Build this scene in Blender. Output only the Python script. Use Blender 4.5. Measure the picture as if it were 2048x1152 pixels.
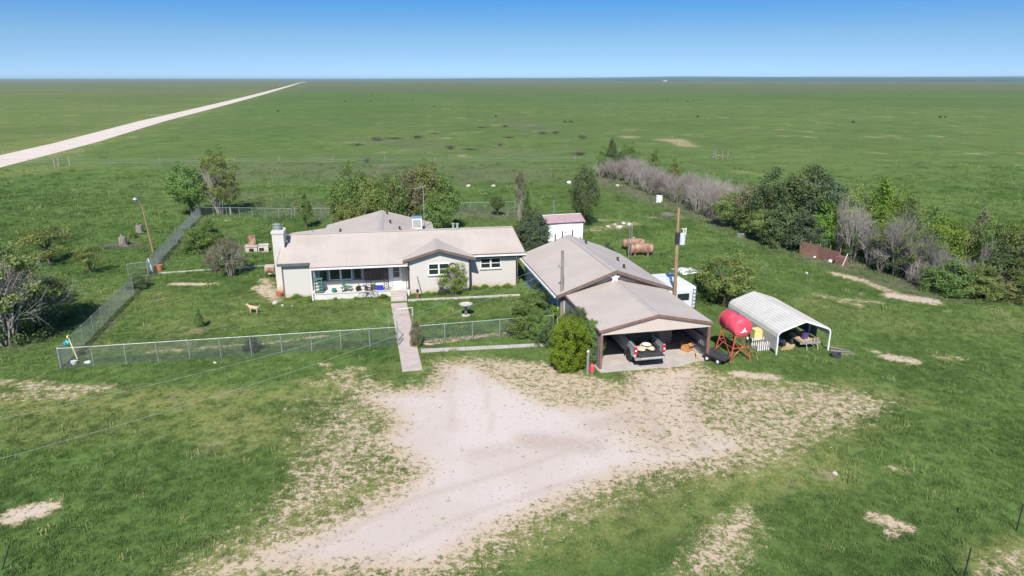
import bpy, bmesh, math, random
import numpy as np
from mathutils import Vector, Matrix, Euler, noise as mnoise

for o in list(bpy.data.objects):
    bpy.data.objects.remove(o)
SC = bpy.context.scene
COL = SC.collection
R = math.radians

# ------------------------------------------------------------------ camera
CAM_H, PITCH, FPX = 18.0, R(17.03), 1365.0
cam = bpy.data.cameras.new('camera')
cam.sensor_width = 36.0
cam.lens = FPX / 2048 * 36.0
cam.clip_start = 0.5
cam.clip_end = 120000
cam_o = bpy.data.objects.new('camera', cam)
cam_o.location = (0, 0, CAM_H)
cam_o.rotation_euler = (R(90) - PITCH, 0, 0)
COL.objects.link(cam_o)
SC.camera = cam_o

# ------------------------------------------------------------------ sky, sun, exposure
SUN_EL = 46.0
TO_SUN = Vector((-0.10, -1.0, math.tan(R(SUN_EL)) * 1.005)).normalized()
world = bpy.data.worlds.new('World')
SC.world = world
world.use_nodes = True
wn = world.node_tree
wn.nodes.clear()
sky = wn.nodes.new('ShaderNodeTexSky')
sky.sky_type = 'NISHITA'
sky.sun_disc = False
sky.sun_elevation = R(SUN_EL)
sky.sun_rotation = R(180) + math.atan2(0.10, 1.0)
sky.altitude = 1200
sky.air_density = 1.0
sky.dust_density = 0.15
sky.ozone_density = 3.0
tc = wn.nodes.new('ShaderNodeTexCoord')
vm = wn.nodes.new('ShaderNodeVectorMath'); vm.operation = 'MULTIPLY'
vm.inputs[1].default_value = (1, 1, 3.4)
va = wn.nodes.new('ShaderNodeVectorMath'); va.operation = 'ADD'
va.inputs[1].default_value = (0, 0, 0.17)
vn = wn.nodes.new('ShaderNodeVectorMath'); vn.operation = 'NORMALIZE'
hs = wn.nodes.new('ShaderNodeHueSaturation')
hs.inputs['Saturation'].default_value = 1.15
bg = wn.nodes.new('ShaderNodeBackground'); bg.inputs['Strength'].default_value = 0.15
wo = wn.nodes.new('ShaderNodeOutputWorld')
wn.links.new(tc.outputs['Generated'], vm.inputs[0])
wn.links.new(vm.outputs[0], va.inputs[0])
wn.links.new(va.outputs[0], vn.inputs[0])
wn.links.new(vn.outputs[0], sky.inputs['Vector'])
wn.links.new(sky.outputs[0], hs.inputs['Color'])
sz = wn.nodes.new('ShaderNodeSeparateXYZ'); wn.links.new(tc.outputs['Generated'], sz.inputs[0])
tint = wn.nodes.new('ShaderNodeValToRGB')          # clear dry plains air: pale low down, clean blue higher up, plain sky above
wn.links.new(sz.outputs[2], tint.inputs[0])
ce = tint.color_ramp.elements
ce[0].position = 0.0; ce[0].color = (1.30, 1.00, .79, 1)
ce[1].position = 0.6; ce[1].color = (1, 1, 1, 1)
for p_, c_ in ((.055, (1.40, 1.23, .95, 1)), (.105, (.78, 1.22, 1.24, 1)), (.22, (.85, 1.10, 1.14, 1))):
    e_ = ce.new(p_); e_.color = c_
mul = wn.nodes.new('ShaderNodeMix'); mul.data_type = 'RGBA'; mul.blend_type = 'MULTIPLY'; mul.inputs[0].default_value = 1.0
wn.links.new(hs.outputs[0], mul.inputs[6]); wn.links.new(tint.outputs[0], mul.inputs[7])
wn.links.new(mul.outputs[2], bg.inputs['Color'])
wn.links.new(bg.outputs[0], wo.inputs['Surface'])

sun = bpy.data.lights.new('sun', 'SUN')
sun.energy = 4.8
sun.angle = R(0.5)
sun.color = (1.0, 0.955, 0.88)
sun_o = bpy.data.objects.new('sun', sun)
sun_o.rotation_euler = TO_SUN.to_track_quat('Z', 'Y').to_euler()
sun_o.location = (0, -20, 60)
COL.objects.link(sun_o)

SC.view_settings.view_transform = 'Standard'
SC.view_settings.look = 'None'
SC.view_settings.exposure = 0.5
SC.view_settings.gamma = 1.0
SC.view_settings.use_curve_mapping = False
SC.cycles.max_bounces = 6
SC.cycles.transparent_max_bounces = 8
SC.cycles.use_denoising = True

# ------------------------------------------------------------------ measuring
def at(px, py, z=0.0):
    """ground point (or point at height z) that the surveyed photograph pixel looks at"""
    u = (px - 1024) / FPX; v = (576 - py) / FPX
    cp, sp = math.cos(PITCH), math.sin(PITCH)
    dx, dy, dz = u, cp + v * sp, -sp + v * cp
    t = (z - CAM_H) / dz
    return Vector((dx * t, dy * t, z))

def height_at(px, py, y):
    v = (576 - py) / FPX
    cp, sp = math.cos(PITCH), math.sin(PITCH)
    dy, dz = cp + v * sp, -sp + v * cp
    return CAM_H + dz * y / dy

def mpp(y, z=0):
    """metres per photo pixel at distance y"""
    return (y * math.cos(PITCH) + (CAM_H - z) * math.sin(PITCH)) / FPX

# ------------------------------------------------------------------ mesh helpers
class MB:
    def __init__(s, m=None):
        s.v = []; s.f = []; s.m = m or Matrix.Identity(4)
    def add(s, vs, fs):
        o = len(s.v)
        s.v += [tuple(s.m @ Vector(p)) for p in vs]
        s.f += [tuple(i + o for i in f) for f in fs]
        return s
    def bx(s, x0, x1, y0, y1, z0, z1):
        return s.add([(x0,y0,z0),(x1,y0,z0),(x1,y1,z0),(x0,y1,z0),(x0,y0,z1),(x1,y0,z1),(x1,y1,z1),(x0,y1,z1)],
                     [(0,3,2,1),(4,5,6,7),(0,1,5,4),(1,2,6,5),(2,3,7,6),(3,0,4,7)])
    def bxr(s, c, d, e=(0,0,0)):
        old = s.m
        s.m = old @ Matrix.Translation(c) @ Euler(e).to_matrix().to_4x4()
        s.bx(-d[0]/2, d[0]/2, -d[1]/2, d[1]/2, -d[2]/2, d[2]/2)
        s.m = old
        return s
    def tube(s, p, q, r0, r1=None, n=6, cap=True):
        r1 = r0 if r1 is None else r1
        p = Vector(p); q = Vector(q); d = (q - p)
        if d.length < 1e-6: return s
        d.normalize()
        a = d.orthogonal().normalized(); b = d.cross(a)
        vs = []; fs = []
        for c, r in ((p, r0), (q, r1)):
            for k in range(n):
                t = 2 * math.pi * k / n
                vs.append(c + a * (r * math.cos(t)) + b * (r * math.sin(t)))
        for k in range(n):
            fs.append((k, (k + 1) % n, n + (k + 1) % n, n + k))
        if cap:
            fs.append(tuple(reversed(range(n)))); fs.append(tuple(range(n, 2 * n)))
        return s.add(vs, fs)
    def path(s, pts, r, n=6):
        for a, b in zip(pts[:-1], pts[1:]): s.tube(a, b, r, r, n)
        return s
    def lathe(s, prof, base=(0,0,0), axis=(0,0,1), n=16):
        d = Vector(axis).normalized(); a = d.orthogonal().normalized(); b = d.cross(a)
        base = Vector(base); vs = []; fs = []
        for r, z in prof:
            for k in range(n):
                t = 2 * math.pi * k / n
                vs.append(base + d * z + a * (r * math.cos(t)) + b * (r * math.sin(t)))
        m = len(prof)
        for i in range(m - 1):
            for k in range(n):
                fs.append((i*n+k, i*n+(k+1)%n, (i+1)*n+(k+1)%n, (i+1)*n+k))
        fs.append(tuple(reversed(range(n)))); fs.append(tuple(range((m-1)*n, m*n)))
        return s.add(vs, fs)
    def slab(s, poly, t):
        """polygon (3-D points) given thickness vector t"""
        t = Vector(t); n = len(poly)
        vs = [Vector(p) for p in poly] + [Vector(p) + t for p in poly]
        fs = [tuple(reversed(range(n))), tuple(range(n, 2*n))]
        for k in range(n): fs.append((k, (k+1)%n, n+(k+1)%n, n+k))
        return s.add(vs, fs)
    def ell(s, c, r, n=12, m=8):
        vs = []; fs = []
        for i in range(m + 1):
            p = math.pi * i / m
            for k in range(n):
                t = 2*math.pi*k/n
                vs.append((c[0]+r[0]*math.sin(p)*math.cos(t), c[1]+r[1]*math.sin(p)*math.sin(t), c[2]-r[2]*math.cos(p)))
        for i in range(m):
            for k in range(n):
                fs.append((i*n+k, i*n+(k+1)%n, (i+1)*n+(k+1)%n, (i+1)*n+k))
        return s.add(vs, fs)
    def mesh(s, name, mat=None, smooth=False, fix=True):
        me = bpy.data.meshes.new(name)
        me.from_pydata(s.v, [], s.f)
        if fix:
            b = bmesh.new(); b.from_mesh(me)
            bmesh.ops.recalc_face_normals(b, faces=b.faces)
            b.to_mesh(me); b.free()
        if mat: me.materials.append(mat)
        if smooth:
            for p in me.polygons: p.use_smooth = True
        return me
    def build(s, name, mat, parent=None, smooth=False, bevel=0, **kw):
        o = bpy.data.objects.new(name, s.mesh(name, mat, smooth))
        COL.objects.link(o)
        if parent: o.parent = parent
        if bevel:
            bv = o.modifiers.new('bevel', 'BEVEL'); bv.width = bevel; bv.segments = 2; bv.limit_method = 'ANGLE'
        for k, v in kw.items(): o[k] = v
        return o

def tag(o, label=None, cat=None, group=None, kind=None):
    if label: o['label'] = label
    if cat: o['category'] = cat
    if group: o['group'] = group
    if kind: o['kind'] = kind
    return o

def thing(name, label, cat, loc=(0,0,0), rz=0, group=None):
    o = bpy.data.objects.new(name, None)
    o.empty_display_size = 0.3
    COL.objects.link(o)
    o.location = loc; o.rotation_euler = (0, 0, rz)
    return tag(o, label, cat, group)

def part(name, me, parent, **kw):
    o = bpy.data.objects.new(name, me); COL.objects.link(o); o.parent = parent
    for k, v in kw.items(): setattr(o, k, v)
    return o

def copy_tree(o, parent=None):
    c = o.copy(); COL.objects.link(c)
    if parent: c.parent = parent
    for ch in list(o.children): copy_tree(ch, c)
    return c

def skin(name, verts, edges, radii, mat, parent=None, sub=2):
    me = bpy.data.meshes.new(name)
    me.from_pydata(verts, edges, [])
    me.materials.append(mat)
    o = bpy.data.objects.new(name, me); COL.objects.link(o)
    if parent: o.parent = parent
    o.modifiers.new('skin', 'SKIN')
    lay = me.skin_vertices[0] if me.skin_vertices else None
    if lay is None:
        b = bmesh.new(); b.from_mesh(me); b.verts.layers.skin.verify(); b.to_mesh(me); b.free()
        lay = me.skin_vertices[0]
    for i, r in enumerate(radii):
        lay.data[i].radius = (r, r)
        lay.data[i].use_root = (i == 0)
    o.modifiers['skin'].use_smooth_shade = True
    s = o.modifiers.new('sub', 'SUBSURF'); s.levels = sub; s.render_levels = sub
    return o

# ------------------------------------------------------------------ materials
class NT:
    def __init__(s, name):
        s.mat = bpy.data.materials.new(name); s.mat.use_nodes = True
        s.t = s.mat.node_tree; s.t.nodes.clear()
        s.out = s.t.nodes.new('ShaderNodeOutputMaterial')
        s.p = s.t.nodes.new('ShaderNodeBsdfPrincipled')
        s.t.links.new(s.p.outputs[0], s.out.inputs['Surface'])
    def set(s, inp, val):
        if hasattr(val, 'is_output') or isinstance(val, bpy.types.NodeSocket): s.t.links.new(val, inp)
        elif val is not None: inp.default_value = val
    def n(s, typ): return s.t.nodes.new('ShaderNode' + typ)
    def pos(s): return s.n('NewGeometry').outputs['Position']
    def n_off(s, v, d):
        k = s.n('VectorMath'); k.operation = 'ADD'; s.set(k.inputs[0], v); k.inputs[1].default_value = (d, d*.7, d*.3); return k.outputs[0]
    def obj(s): return s.n('TexCoord').outputs['Object']
    def noise(s, vec, scale, detail=3, rough=0.55, dist=0.0):
        k = s.n('TexNoise'); s.set(k.inputs['Vector'], vec); k.inputs['Scale'].default_value = scale
        k.inputs['Detail'].default_value = detail; k.inputs['Roughness'].default_value = rough
        k.inputs['Distortion'].default_value = dist
        return k.outputs['Fac']
    def math(s, op, a, b=None, c=None, clamp=False):
        k = s.n('Math'); k.operation = op; k.use_clamp = clamp
        s.set(k.inputs[0], a)
        if b is not None: s.set(k.inputs[1], b)
        if c is not None: s.set(k.inputs[2], c)
        return k.outputs[0]
    def spread(s, f, lo, hi):
        k = s.n('MapRange'); k.interpolation_type = 'SMOOTHSTEP'
        s.set(k.inputs['Value'], f); s.set(k.inputs['From Min'], lo); s.set(k.inputs['From Max'], hi)
        return k.outputs['Result']
    def mix(s, f, a, b):
        k = s.n('Mix'); k.data_type = 'RGBA'
        s.set(k.inputs[0], f)
        s.set(k.inputs[6], (*a, 1) if isinstance(a, tuple) else a)
        s.set(k.inputs[7], (*b, 1) if isinstance(b, tuple) else b)
        return k.outputs[2]
    def attr(s, name, typ='GEOMETRY'):
        k = s.n('Attribute'); k.attribute_type = typ; k.attribute_name = name
        return k.outputs['Fac']
    def bump(s, h, dist, strength=1.0):
        k = s.n('Bump'); s.set(k.inputs['Height'], h); k.inputs['Distance'].default_value = dist
        k.inputs['Strength'].default_value = strength
        s.t.links.new(k.outputs[0], s.p.inputs['Normal'])
    def fin(s, col, rough=0.7, metal=0.0, spec=None):
        s.set(s.p.inputs['Base Color'], (*col, 1) if isinstance(col, tuple) else col)
        s.set(s.p.inputs['Roughness'], rough); s.p.inputs['Metallic'].default_value = metal
        if spec is not None: s.p.inputs['Specular IOR Level'].default_value = spec
        return s.mat

def pm(name, a, b=None, scale=3.0, rough=0.7, metal=0.0, bump=0.0, spec=None, lo=.35, hi=.65):
    """simple weathered procedural material: two tones mixed by noise in object space"""
    k = NT(name)
    if b is None: b = tuple(c * 0.82 for c in a)
    v = k.obj()
    n1 = k.noise(v, scale, 5, 0.6)
    col = k.mix(k.spread(n1, lo, hi), a, b)
    if bump: k.bump(k.noise(v, scale * 6, 3), bump, 0.6)
    return k.fin(col, rough, metal, spec)

def streaky(name, a, b, axis_scale=(1, 1, 1), scale=2.0, rough=.7, metal=0., lo=.4, hi=.62):
    k = NT(name)
    m = k.n('VectorMath'); m.operation = 'MULTIPLY'; k.set(m.inputs[0], k.obj()); m.inputs[1].default_value = axis_scale
    return k.fin(k.mix(k.spread(k.noise(m.outputs[0], scale, 5, .65), lo, hi), a, b), rough, metal)

def brick_paint(name):
    k = NT(name)
    sp = k.n('SeparateXYZ'); k.set(sp.inputs[0], k.obj())
    cb = k.n('CombineXYZ')
    k.set(cb.inputs[0], k.math('ADD', sp.outputs[0], sp.outputs[1])); k.set(cb.inputs[1], sp.outputs[2])
    br = k.n('TexBrick'); k.set(br.inputs['Vector'], cb.outputs[0])
    br.inputs['Scale'].default_value = 4.2; br.inputs['Mortar Size'].default_value = .02
    br.inputs['Color1'].default_value = (.61, .57, .525, 1); br.inputs['Color2'].default_value = (.57, .53, .485, 1)
    br.inputs['Mortar'].default_value = (.53, .495, .455, 1)
    n = k.noise(k.obj(), .9, 5, .65)
    low = k.spread(k.math('ADD', sp.outputs[2], k.math('MULTIPLY', n, .9)), .95, .45)   # soil splash along the foot
    c = k.mix(k.spread(n, .4, .7), br.outputs['Color'], (.59, .545, .50))
    c = k.mix(k.math('MULTIPLY', low, .75), c, (.50, .335, .20))
    k.bump(k.math('SUBTRACT', 1, br.outputs['Fac']), .008, .8)
    return k.fin(c, .85)

def roof_metal(name, a, b, along='x'):
    k = NT(name)
    sp = k.n('SeparateXYZ'); k.set(sp.inputs[0], k.obj())
    v = k.obj()
    n1 = k.noise(v, .35, 5, .6); n2 = k.noise(v, 3.0, 4, .7)
    c = k.mix(k.spread(n1, .35, .68), a, b)
    c = k.mix(k.math('MULTIPLY', k.spread(n2, .52, .75), .25), c, tuple(x * .8 for x in a))
    w = k.math('PINGPONG', sp.outputs[0 if along == 'x' else 1], .45)
    rib = k.spread(w, .03, .0)
    c = k.mix(k.math('MULTIPLY', rib, .10), c, tuple(x * .72 for x in a))
    k.bump(rib, .02, .5)
    return k.fin(c, .55, 0, .3)

M = {}
M['wall'] = brick_paint('white_painted_brick')
M['roof_x'] = roof_metal('tan_metal_roof', (.47, .405, .35), (.425, .36, .305), 'x')
M['roof_y'] = roof_metal('tan_metal_roof_wing', (.47, .405, .35), (.425, .36, .305), 'y')
M['cap'] = pm('ridge_metal', (.43, .375, .325), (.39, .335, .29), 1.5, .5)
M['fascia'] = pm('brown_trim', (.16, .115, .095), (.12, .085, .07), 2, .6)
M['grey_trim'] = pm('grey_trim', (.13, .125, .12), (.09, .088, .085), 2, .6)
M['white'] = pm('white_paint', (.78, .77, .74), (.70, .69, .65), 2.5, .5)
M['glass'] = NT('window_glass').fin((.02, .03, .03), .06, 0, .7)
M['dark'] = pm('dark_void', (.03, .03, .032), (.02, .02, .02), 2, .9)
M['concrete'] = pm('concrete', (.46, .41, .37), (.38, .34, .305), 1.1, .9, 0, .004)
M['concrete_pink'] = pm('worn_concrete', (.47, .39, .345), (.40, .33, .29), 1.4, .9, 0, .004)
M['wood_dark'] = streaky('dark_wood_siding', (.12, .075, .055), (.075, .05, .04), (6, 6, .6), 1.5)
M['iron'] = pm('black_iron', (.05, .045, .05), (.035, .03, .035), 6, .5, .4)
M['galv'] = pm('galvanized_steel', (.52, .54, .53), (.40, .42, .42), 8, .42, .55)
M['wire'] = pm('fence_wire', (.34, .36, .36), (.25, .27, .27), 8, .5, .4)
M['pole_wood'] = streaky('pole_wood', (.33, .225, .12), (.22, .145, .08), (6, 6, .5), 1.6, .9)
M['grey_wood'] = streaky('weathered_wood', (.27, .235, .20), (.16, .14, .12), (6, 6, .5), 1.8, .9)
M['rust'] = pm('rusty_steel', (.20, .085, .045), (.42, .29, .21), 1.6, .75, .15, .004)
M['rust_panel'] = pm('rust_brown_steel', (.24, .125, .085), (.30, .17, .125), 1.2, .8, .1)
M['red'] = pm('faded_red_paint', (.62, .055, .085), (.70, .10, .14), 1.0, .42)
M['red_leg'] = pm('red_orange_paint', (.60, .10, .045), (.44, .09, .05), 4, .55)
M['carport'] = pm('galvalume_sheet', (.60, .57, .52), (.53, .50, .45), .7, .5, .0)
M['carport_white'] = pm('white_enamel_trim', (.82, .82, .82), (.76, .76, .77), 3, .4)
M['post_brown'] = pm('brown_post', (.235, .12, .09), (.17, .09, .07), 3, .6)
M['sheet_grey'] = pm('grey_sheet_metal', (.26, .27, .29), (.20, .21, .225), 1.2, .55, .2)
M['plywood'] = streaky('brown_plywood', (.29, .17, .06), (.20, .115, .04), (1, 1, .4), 2, .8)
M['rubber'] = pm('black_rubber', (.028, .028, .028), (.02, .02, .02), 5, .85)
M['steel'] = pm('bare_steel', (.5, .5, .5), (.36, .36, .36), 5, .35, .8)
M['silver'] = pm('silver_car_paint', (.56, .58, .61), (.52, .54, .57), 1, .28, .35)
M['plastic_black'] = pm('black_plastic', (.035, .036, .04), (.05, .05, .055), 3, .55)
M['chrome'] = NT('chrome').fin((.75, .75, .76), .15, 1.0)
M['taillight'] = NT('taillight_red').fin((.55, .01, .02), .2)
M['bag'] = pm('feed_sack', (.60, .50, .35), (.45, .36, .24), 4, .9)
M['bag_white'] = pm('white_sack', (.72, .66, .55), (.6, .52, .42), 4, .9)
M['card'] = pm('cardboard', (.52, .25, .09), (.42, .20, .07), 3, .9)
M['lumber'] = streaky('pale_lumber', (.60, .47, .30), (.48, .35, .2), (2, .5, 2), 2, .85)
M['teal'] = pm('teal_paint', (.03, .20, .20), (.02, .14, .15), 3, .5)
M['green_paint'] = pm('green_paint', (.12, .28, .22), (.09, .22, .17), 3, .5)
M['blue'] = NT('blue_plastic').fin((.02, .05, .42), .4)
M['purple'] = NT('purple_plastic').fin((.10, .06, .22), .4)
M['navy'] = pm('navy_paint', (.02, .035, .09), (.03, .05, .12), 3, .4)
M['yellow'] = pm('pale_yellow_paint', (.68, .60, .22), (.58, .52, .2), 3, .6)
M['cyan'] = NT('cyan_plastic').fin((.03, .42, .50), .4)
M['terracotta'] = pm('terracotta', (.48, .16, .08), (.38, .13, .07), 4, .8)
M['stone'] = pm('pale_stone', (.5, .46, .40), (.38, .34, .29), 3, .95, 0, .01)
M['stone_pink'] = pm('pink_stone', (.46, .30, .24), (.36, .25, .2), 4, .95)
M['shed_white'] = streaky('white_sheet_metal', (.76, .76, .76), (.70, .70, .70), (5, 5, .3), 1.2, .5)
M['shed_teal'] = pm('shed_side_green', (.035, .09, .095), (.03, .07, .075), 2, .6)
M['shed_roof'] = pm('maroon_metal', (.41, .28, .285), (.35, .23, .235), 2, .5)
M['camper'] = pm('camper_white', (.66, .67, .68), (.58, .59, .6), .8, .45)
M['tarp'] = pm('white_tarp', (.76, .74, .74), (.66, .65, .68), 1.5, .6)
M['dog'] = pm('tan_fur', (.44, .30, .18), (.55, .42, .28), 5, .95)
M['cow'] = pm('black_hide', (.015, .013, .012), (.02, .017, .015), 3, .8)
M['bark'] = streaky('bark', (.16, .125, .095), (.09, .07, .055), (5, 5, 1), 3, .95)
M['bark_pale'] = streaky('pale_bark', (.36, .32, .27), (.22, .19, .16), (5, 5, 1), 3, .95)
M['cream'] = pm('cream_siding', (.56, .55, .48), (.50, .49, .42), 3, .8)

def leaf_mat(name, dark, light, trans=.25):
    k = NT(name)
    f = k.attr('tone')
    oi = k.n('ObjectInfo').outputs['Random']
    c = k.mix(f, dark, light)
    h = k.n('HueSaturation'); k.set(h.inputs['Color'], c)
    k.set(h.inputs['Value'], k.math('MULTIPLY_ADD', oi, .38, .92))
    k.set(h.inputs['Hue'], k.math('MULTIPLY_ADD', oi, .03, .485))
    k.fin(h.outputs['Color'], .75, 0, .15)
    tr = k.n('BsdfTranslucent'); k.set(tr.inputs['Color'], h.outputs['Color'])
    mx = k.n('MixShader'); mx.inputs[0].default_value = trans
    k.t.links.new(k.p.outputs[0], mx.inputs[1]); k.t.links.new(tr.outputs[0], mx.inputs[2])
    k.t.links.new(mx.outputs[0], k.out.inputs['Surface'])
    return k.mat
LEAF = dict(
    olive=leaf_mat('leaf_olive', (.11, .145, .035), (.25, .29, .09)),
    dark=leaf_mat('leaf_dark', (.060, .095, .034), (.145, .195, .078)),
    mid=leaf_mat('leaf_mid', (.082, .14, .034), (.19, .26, .075)),
    bright=leaf_mat('leaf_bright', (.10, .17, .022), (.20, .30, .05)),
    brown=leaf_mat('leaf_brown', (.13, .125, .062), (.24, .23, .125)),
    vine=leaf_mat('leaf_vine', (.095, .165, .012), (.22, .31, .03)),
    bluish=leaf_mat('leaf_bluish', (.058, .085, .042), (.135, .175, .10)),
)
def twig_mat(name, a, b):
    k = NT(name); oi = k.n('ObjectInfo').outputs['Random']
    h = k.n('HueSaturation'); k.set(h.inputs['Color'], k.mix(k.noise(k.pos(), .8, 3), a, b))
    k.set(h.inputs['Value'], k.math('MULTIPLY_ADD', oi, .3, .85))
    return k.fin(h.outputs['Color'], .95, 0, .1)
TWIG = dict(grey=twig_mat('grey_twigs', (.21, .185, .165), (.37, .335, .30)),
            dead=twig_mat('dark_dead_brush', (.05, .04, .033), (.13, .10, .08)),
            purple=twig_mat('purple_twigs', (.19, .155, .142), (.335, .285, .26)),
            pale=twig_mat('pale_twigs', (.30, .27, .23), (.42, .38, .33)))

# ------------------------------------------------------------------ site frames (house and garage axes)
HA = R(9.5); HO = Vector((-19.55, 56.11, 0))
GA = R(12.2); GO = Vector((9.38, 41.45, 0))
def hloc(u, v, z=0):
    return Vector((HO.x + u*math.cos(HA) - v*math.sin(HA), HO.y + u*math.sin(HA) + v*math.cos(HA), z))
def gloc(u, v, z=0):
    return Vector((GO.x + u*math.cos(GA) - v*math.sin(GA), GO.y + u*math.sin(GA) + v*math.cos(GA), z))

# ------------------------------------------------------------------ ground cover map (what grows where)
def wpoly(pts): return np.array([[*at(*p)[:2]] for p in pts])
def sdf(X, Y, P):
    n = len(P); d = np.full(X.shape, 1e18); ins = np.zeros(X.shape, bool)
    for i in range(n):
        ax, ay = P[i]; bx, by = P[(i+1) % n]
        ex, ey = bx-ax, by-ay
        t = np.clip(((X-ax)*ex + (Y-ay)*ey) / (ex*ex+ey*ey+1e-9), 0, 1)
        d = np.minimum(d, (X-ax-t*ex)**2 + (Y-ay-t*ey)**2)
        c = ((ay > Y) != (by > Y)) & (X < (bx-ax)*(Y-ay)/(by-ay+1e-12) + ax)
        ins ^= c
    d = np.sqrt(d)
    return np.where(ins, -d, d)
def sstep(x, a, b):
    t = np.clip((x-a)/(b-a), 0, 1); return t*t*(3-2*t)
def capsule(X, Y, c):
    a = at(c[0], c[1]); b = at(c[2], c[3])
    ex, ey = b.x-a.x, b.y-a.y
    t = np.clip(((X-a.x)*ex+(Y-a.y)*ey)/(ex*ex+ey*ey+1e-9), 0, 1)
    d = np.sqrt((X-a.x-t*ex)**2+(Y-a.y-t*ey)**2)
    return c[5]*sstep(d, c[4]*1.35, c[4]*.3)

DRIVE = wpoly([(380,1160),(520,1085),(640,1040),(745,990),(812,945),(770,912),(735,880),(772,850),(745,825),(700,795),(735,780),(850,768),(868,742),(872,724),(950,718),(985,735),(1060,772),(1110,795),(1200,802),(1245,775),(1262,742),(1400,728),(1420,748),(1390,800),(1430,850),(1530,880),(1500,915),(1400,940),(1300,955),(1150,1010),(1000,1085),(880,1160)])
SPECK = [  # polygon, value, softness
 (wpoly([(600,870),(690,800),(760,790),(800,900),(830,945),(700,1010),(500,1100),(400,1160),(300,1160),(500,1040),(570,940)]), .52, 1.6),
 (wpoly([(1230,765),(1430,742),(1540,765),(1680,775),(1830,800),(1760,840),(1640,890),(1590,935),(1300,985),(1050,1100),(960,1160),(880,1160),(1000,1085),(1300,955),(1200,850)]), .56, 1.6),
 (wpoly([(1400,1050),(1490,1000),(1540,1050),(1480,1160),(1330,1160)]), .60, 1.2),
 (wpoly([(940,712),(1080,722),(1190,752),(1250,762),(1260,830),(1090,830),(980,760)]), .64, 1.0),
 (wpoly([(560,800),(690,770),(800,780),(800,1000),(560,1120),(250,1160),(420,1060),(560,960)]), .40, 2.2),
 (wpoly([(1200,800),(1440,760),(1660,800),(1700,880),(1480,960),(1200,1040),(1000,1160),(860,1160)]), .44, 2.2),
 (wpoly([(620,745),(700,735),(780,760),(860,770),(760,800),(690,795)]), .50, 1.0),
 (wpoly([(1960,1120),(2060,1080),(2060,1160),(1940,1160)]), .58, .8),
]
DIRTC = [(30,1032,85,1018,.75,.95),(5,765,90,770,.7,.62),(60,775,215,776,.65,.66),(0,795,150,790,.8,.55),
 (345,568,430,569,.55,.9),(525,575,545,590,1.1,.85),(530,560,548,600,.8,.7),
 (1670,548,1720,560,.8,.9),(1720,560,1800,590,.7,.7),(1790,592,1858,602,1.1,1.0),(1700,600,1760,606,.6,.6),(1640,590,1720,612,.8,.56),
 (1780,715,1820,722,.75,.9),(1740,702,1750,703,.4,.7),(1880,715,1920,718,.7,.55),(1750,1035,1810,1055,.5,.85),(1780,1070,1785,1072,.4,.7),(1475,748,1545,755,.6,.95),
 (1560,770,1680,775,.9,.5),(640,728,660,731,.3,.8),(700,735,730,738,.3,.7),(1780,935,1810,938,.4,.6),
 (1190,460,1260,448,1.6,.62),(1195,440,1230,442,1.2,.55),(1310,435,1350,433,1.5,.5),
 (1260,275,1350,280,4.0,.62),(1350,280,1375,292,3.5,.55),(1480,345,1560,352,2.2,.5),(60,330,95,334,1.5,.6),
 (500,690,650,672,.3,.62),(300,704,490,690,.3,.62),(850,683,1010,668,.45,.66),(600,760,640,770,.5,.55)]
DRYC = [(0,322,598,166,11,.9),(0,318,598,165.5,15,.6),(60,860,330,840,2.5,.5),(700,760,860,720,2,.3),(0,815,420,800,2.2,.85),(400,805,690,775,1.6,.75),(430,840,500,860,2.6,.8),(560,860,640,900,2,.5),(1100,1070,1350,1000,2.4,.6),(1450,960,1640,930,2.0,.85),(1560,960,1650,955,1.4,.6),
 (1600,880,1700,860,2.0,.5),(1130,760,1230,790,1.5,.6),(1700,770,1830,800,1.5,.5),(1450,760,1600,790,2.0,.6),(150,690,400,700,1.4,.25),(350,650,700,630,2.6,.35),(480,600,760,610,2.,.3),
 (1980,1130,2048,1100,1.2,.8),(200,600,330,600,3,.3),(1640,620,1800,650,3,.35),(1950,660,2048,640,3,.3),(20,350,140,330,5,.7),(800,640,1000,620,1.5,.3),(420,1152,560,1080,1.6,.8),(620,1030,800,960,1.5,.8)]
SCRC = [(1060,880,1180,892,1.0,.75),(950,908,1020,897,.7,.5),(1190,850,1250,835,.8,.6),(655,1050,745,1010,.10,1.2),(1275,760,1330,900,.28,.7),(1370,755,1400,900,.28,.6),(560,1130,820,1000,.22,.5),(820,1000,1060,930,.22,.5),(1060,930,1290,840,.25,.5),(700,1140,930,1030,.22,.45),(930,1030,1180,950,.22,.45),(900,740,905,860,.2,.4),(965,740,985,860,.2,.4),(1190,358,1440,440,3.5,.75),(1440,440,1600,500,4.5,.8),(1600,500,1720,535,4,.8),(1720,540,1850,585,3,.8),(1850,585,2080,600,2.5,.85),
 (480,345,1000,350,14,.45),(480,395,700,430,6,.6),(900,425,1010,430,4,.7),(300,330,1180,328,2.5,.5),(220,492,270,492,1.6,.9),(135,735,250,620,.45,.75),(265,590,300,545,.5,.7),(305,545,400,440,1.0,.55),
 (20,690,130,640,2.2,.7),(170,696,780,690,.4,.55),(740,280,860,290,8,.5),(1020,240,1090,262,10,.3),(860,300,1100,300,9,.3),(1310,435,1350,433,2,.7),(1120,600,1150,640,1.2,.6)]
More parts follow.
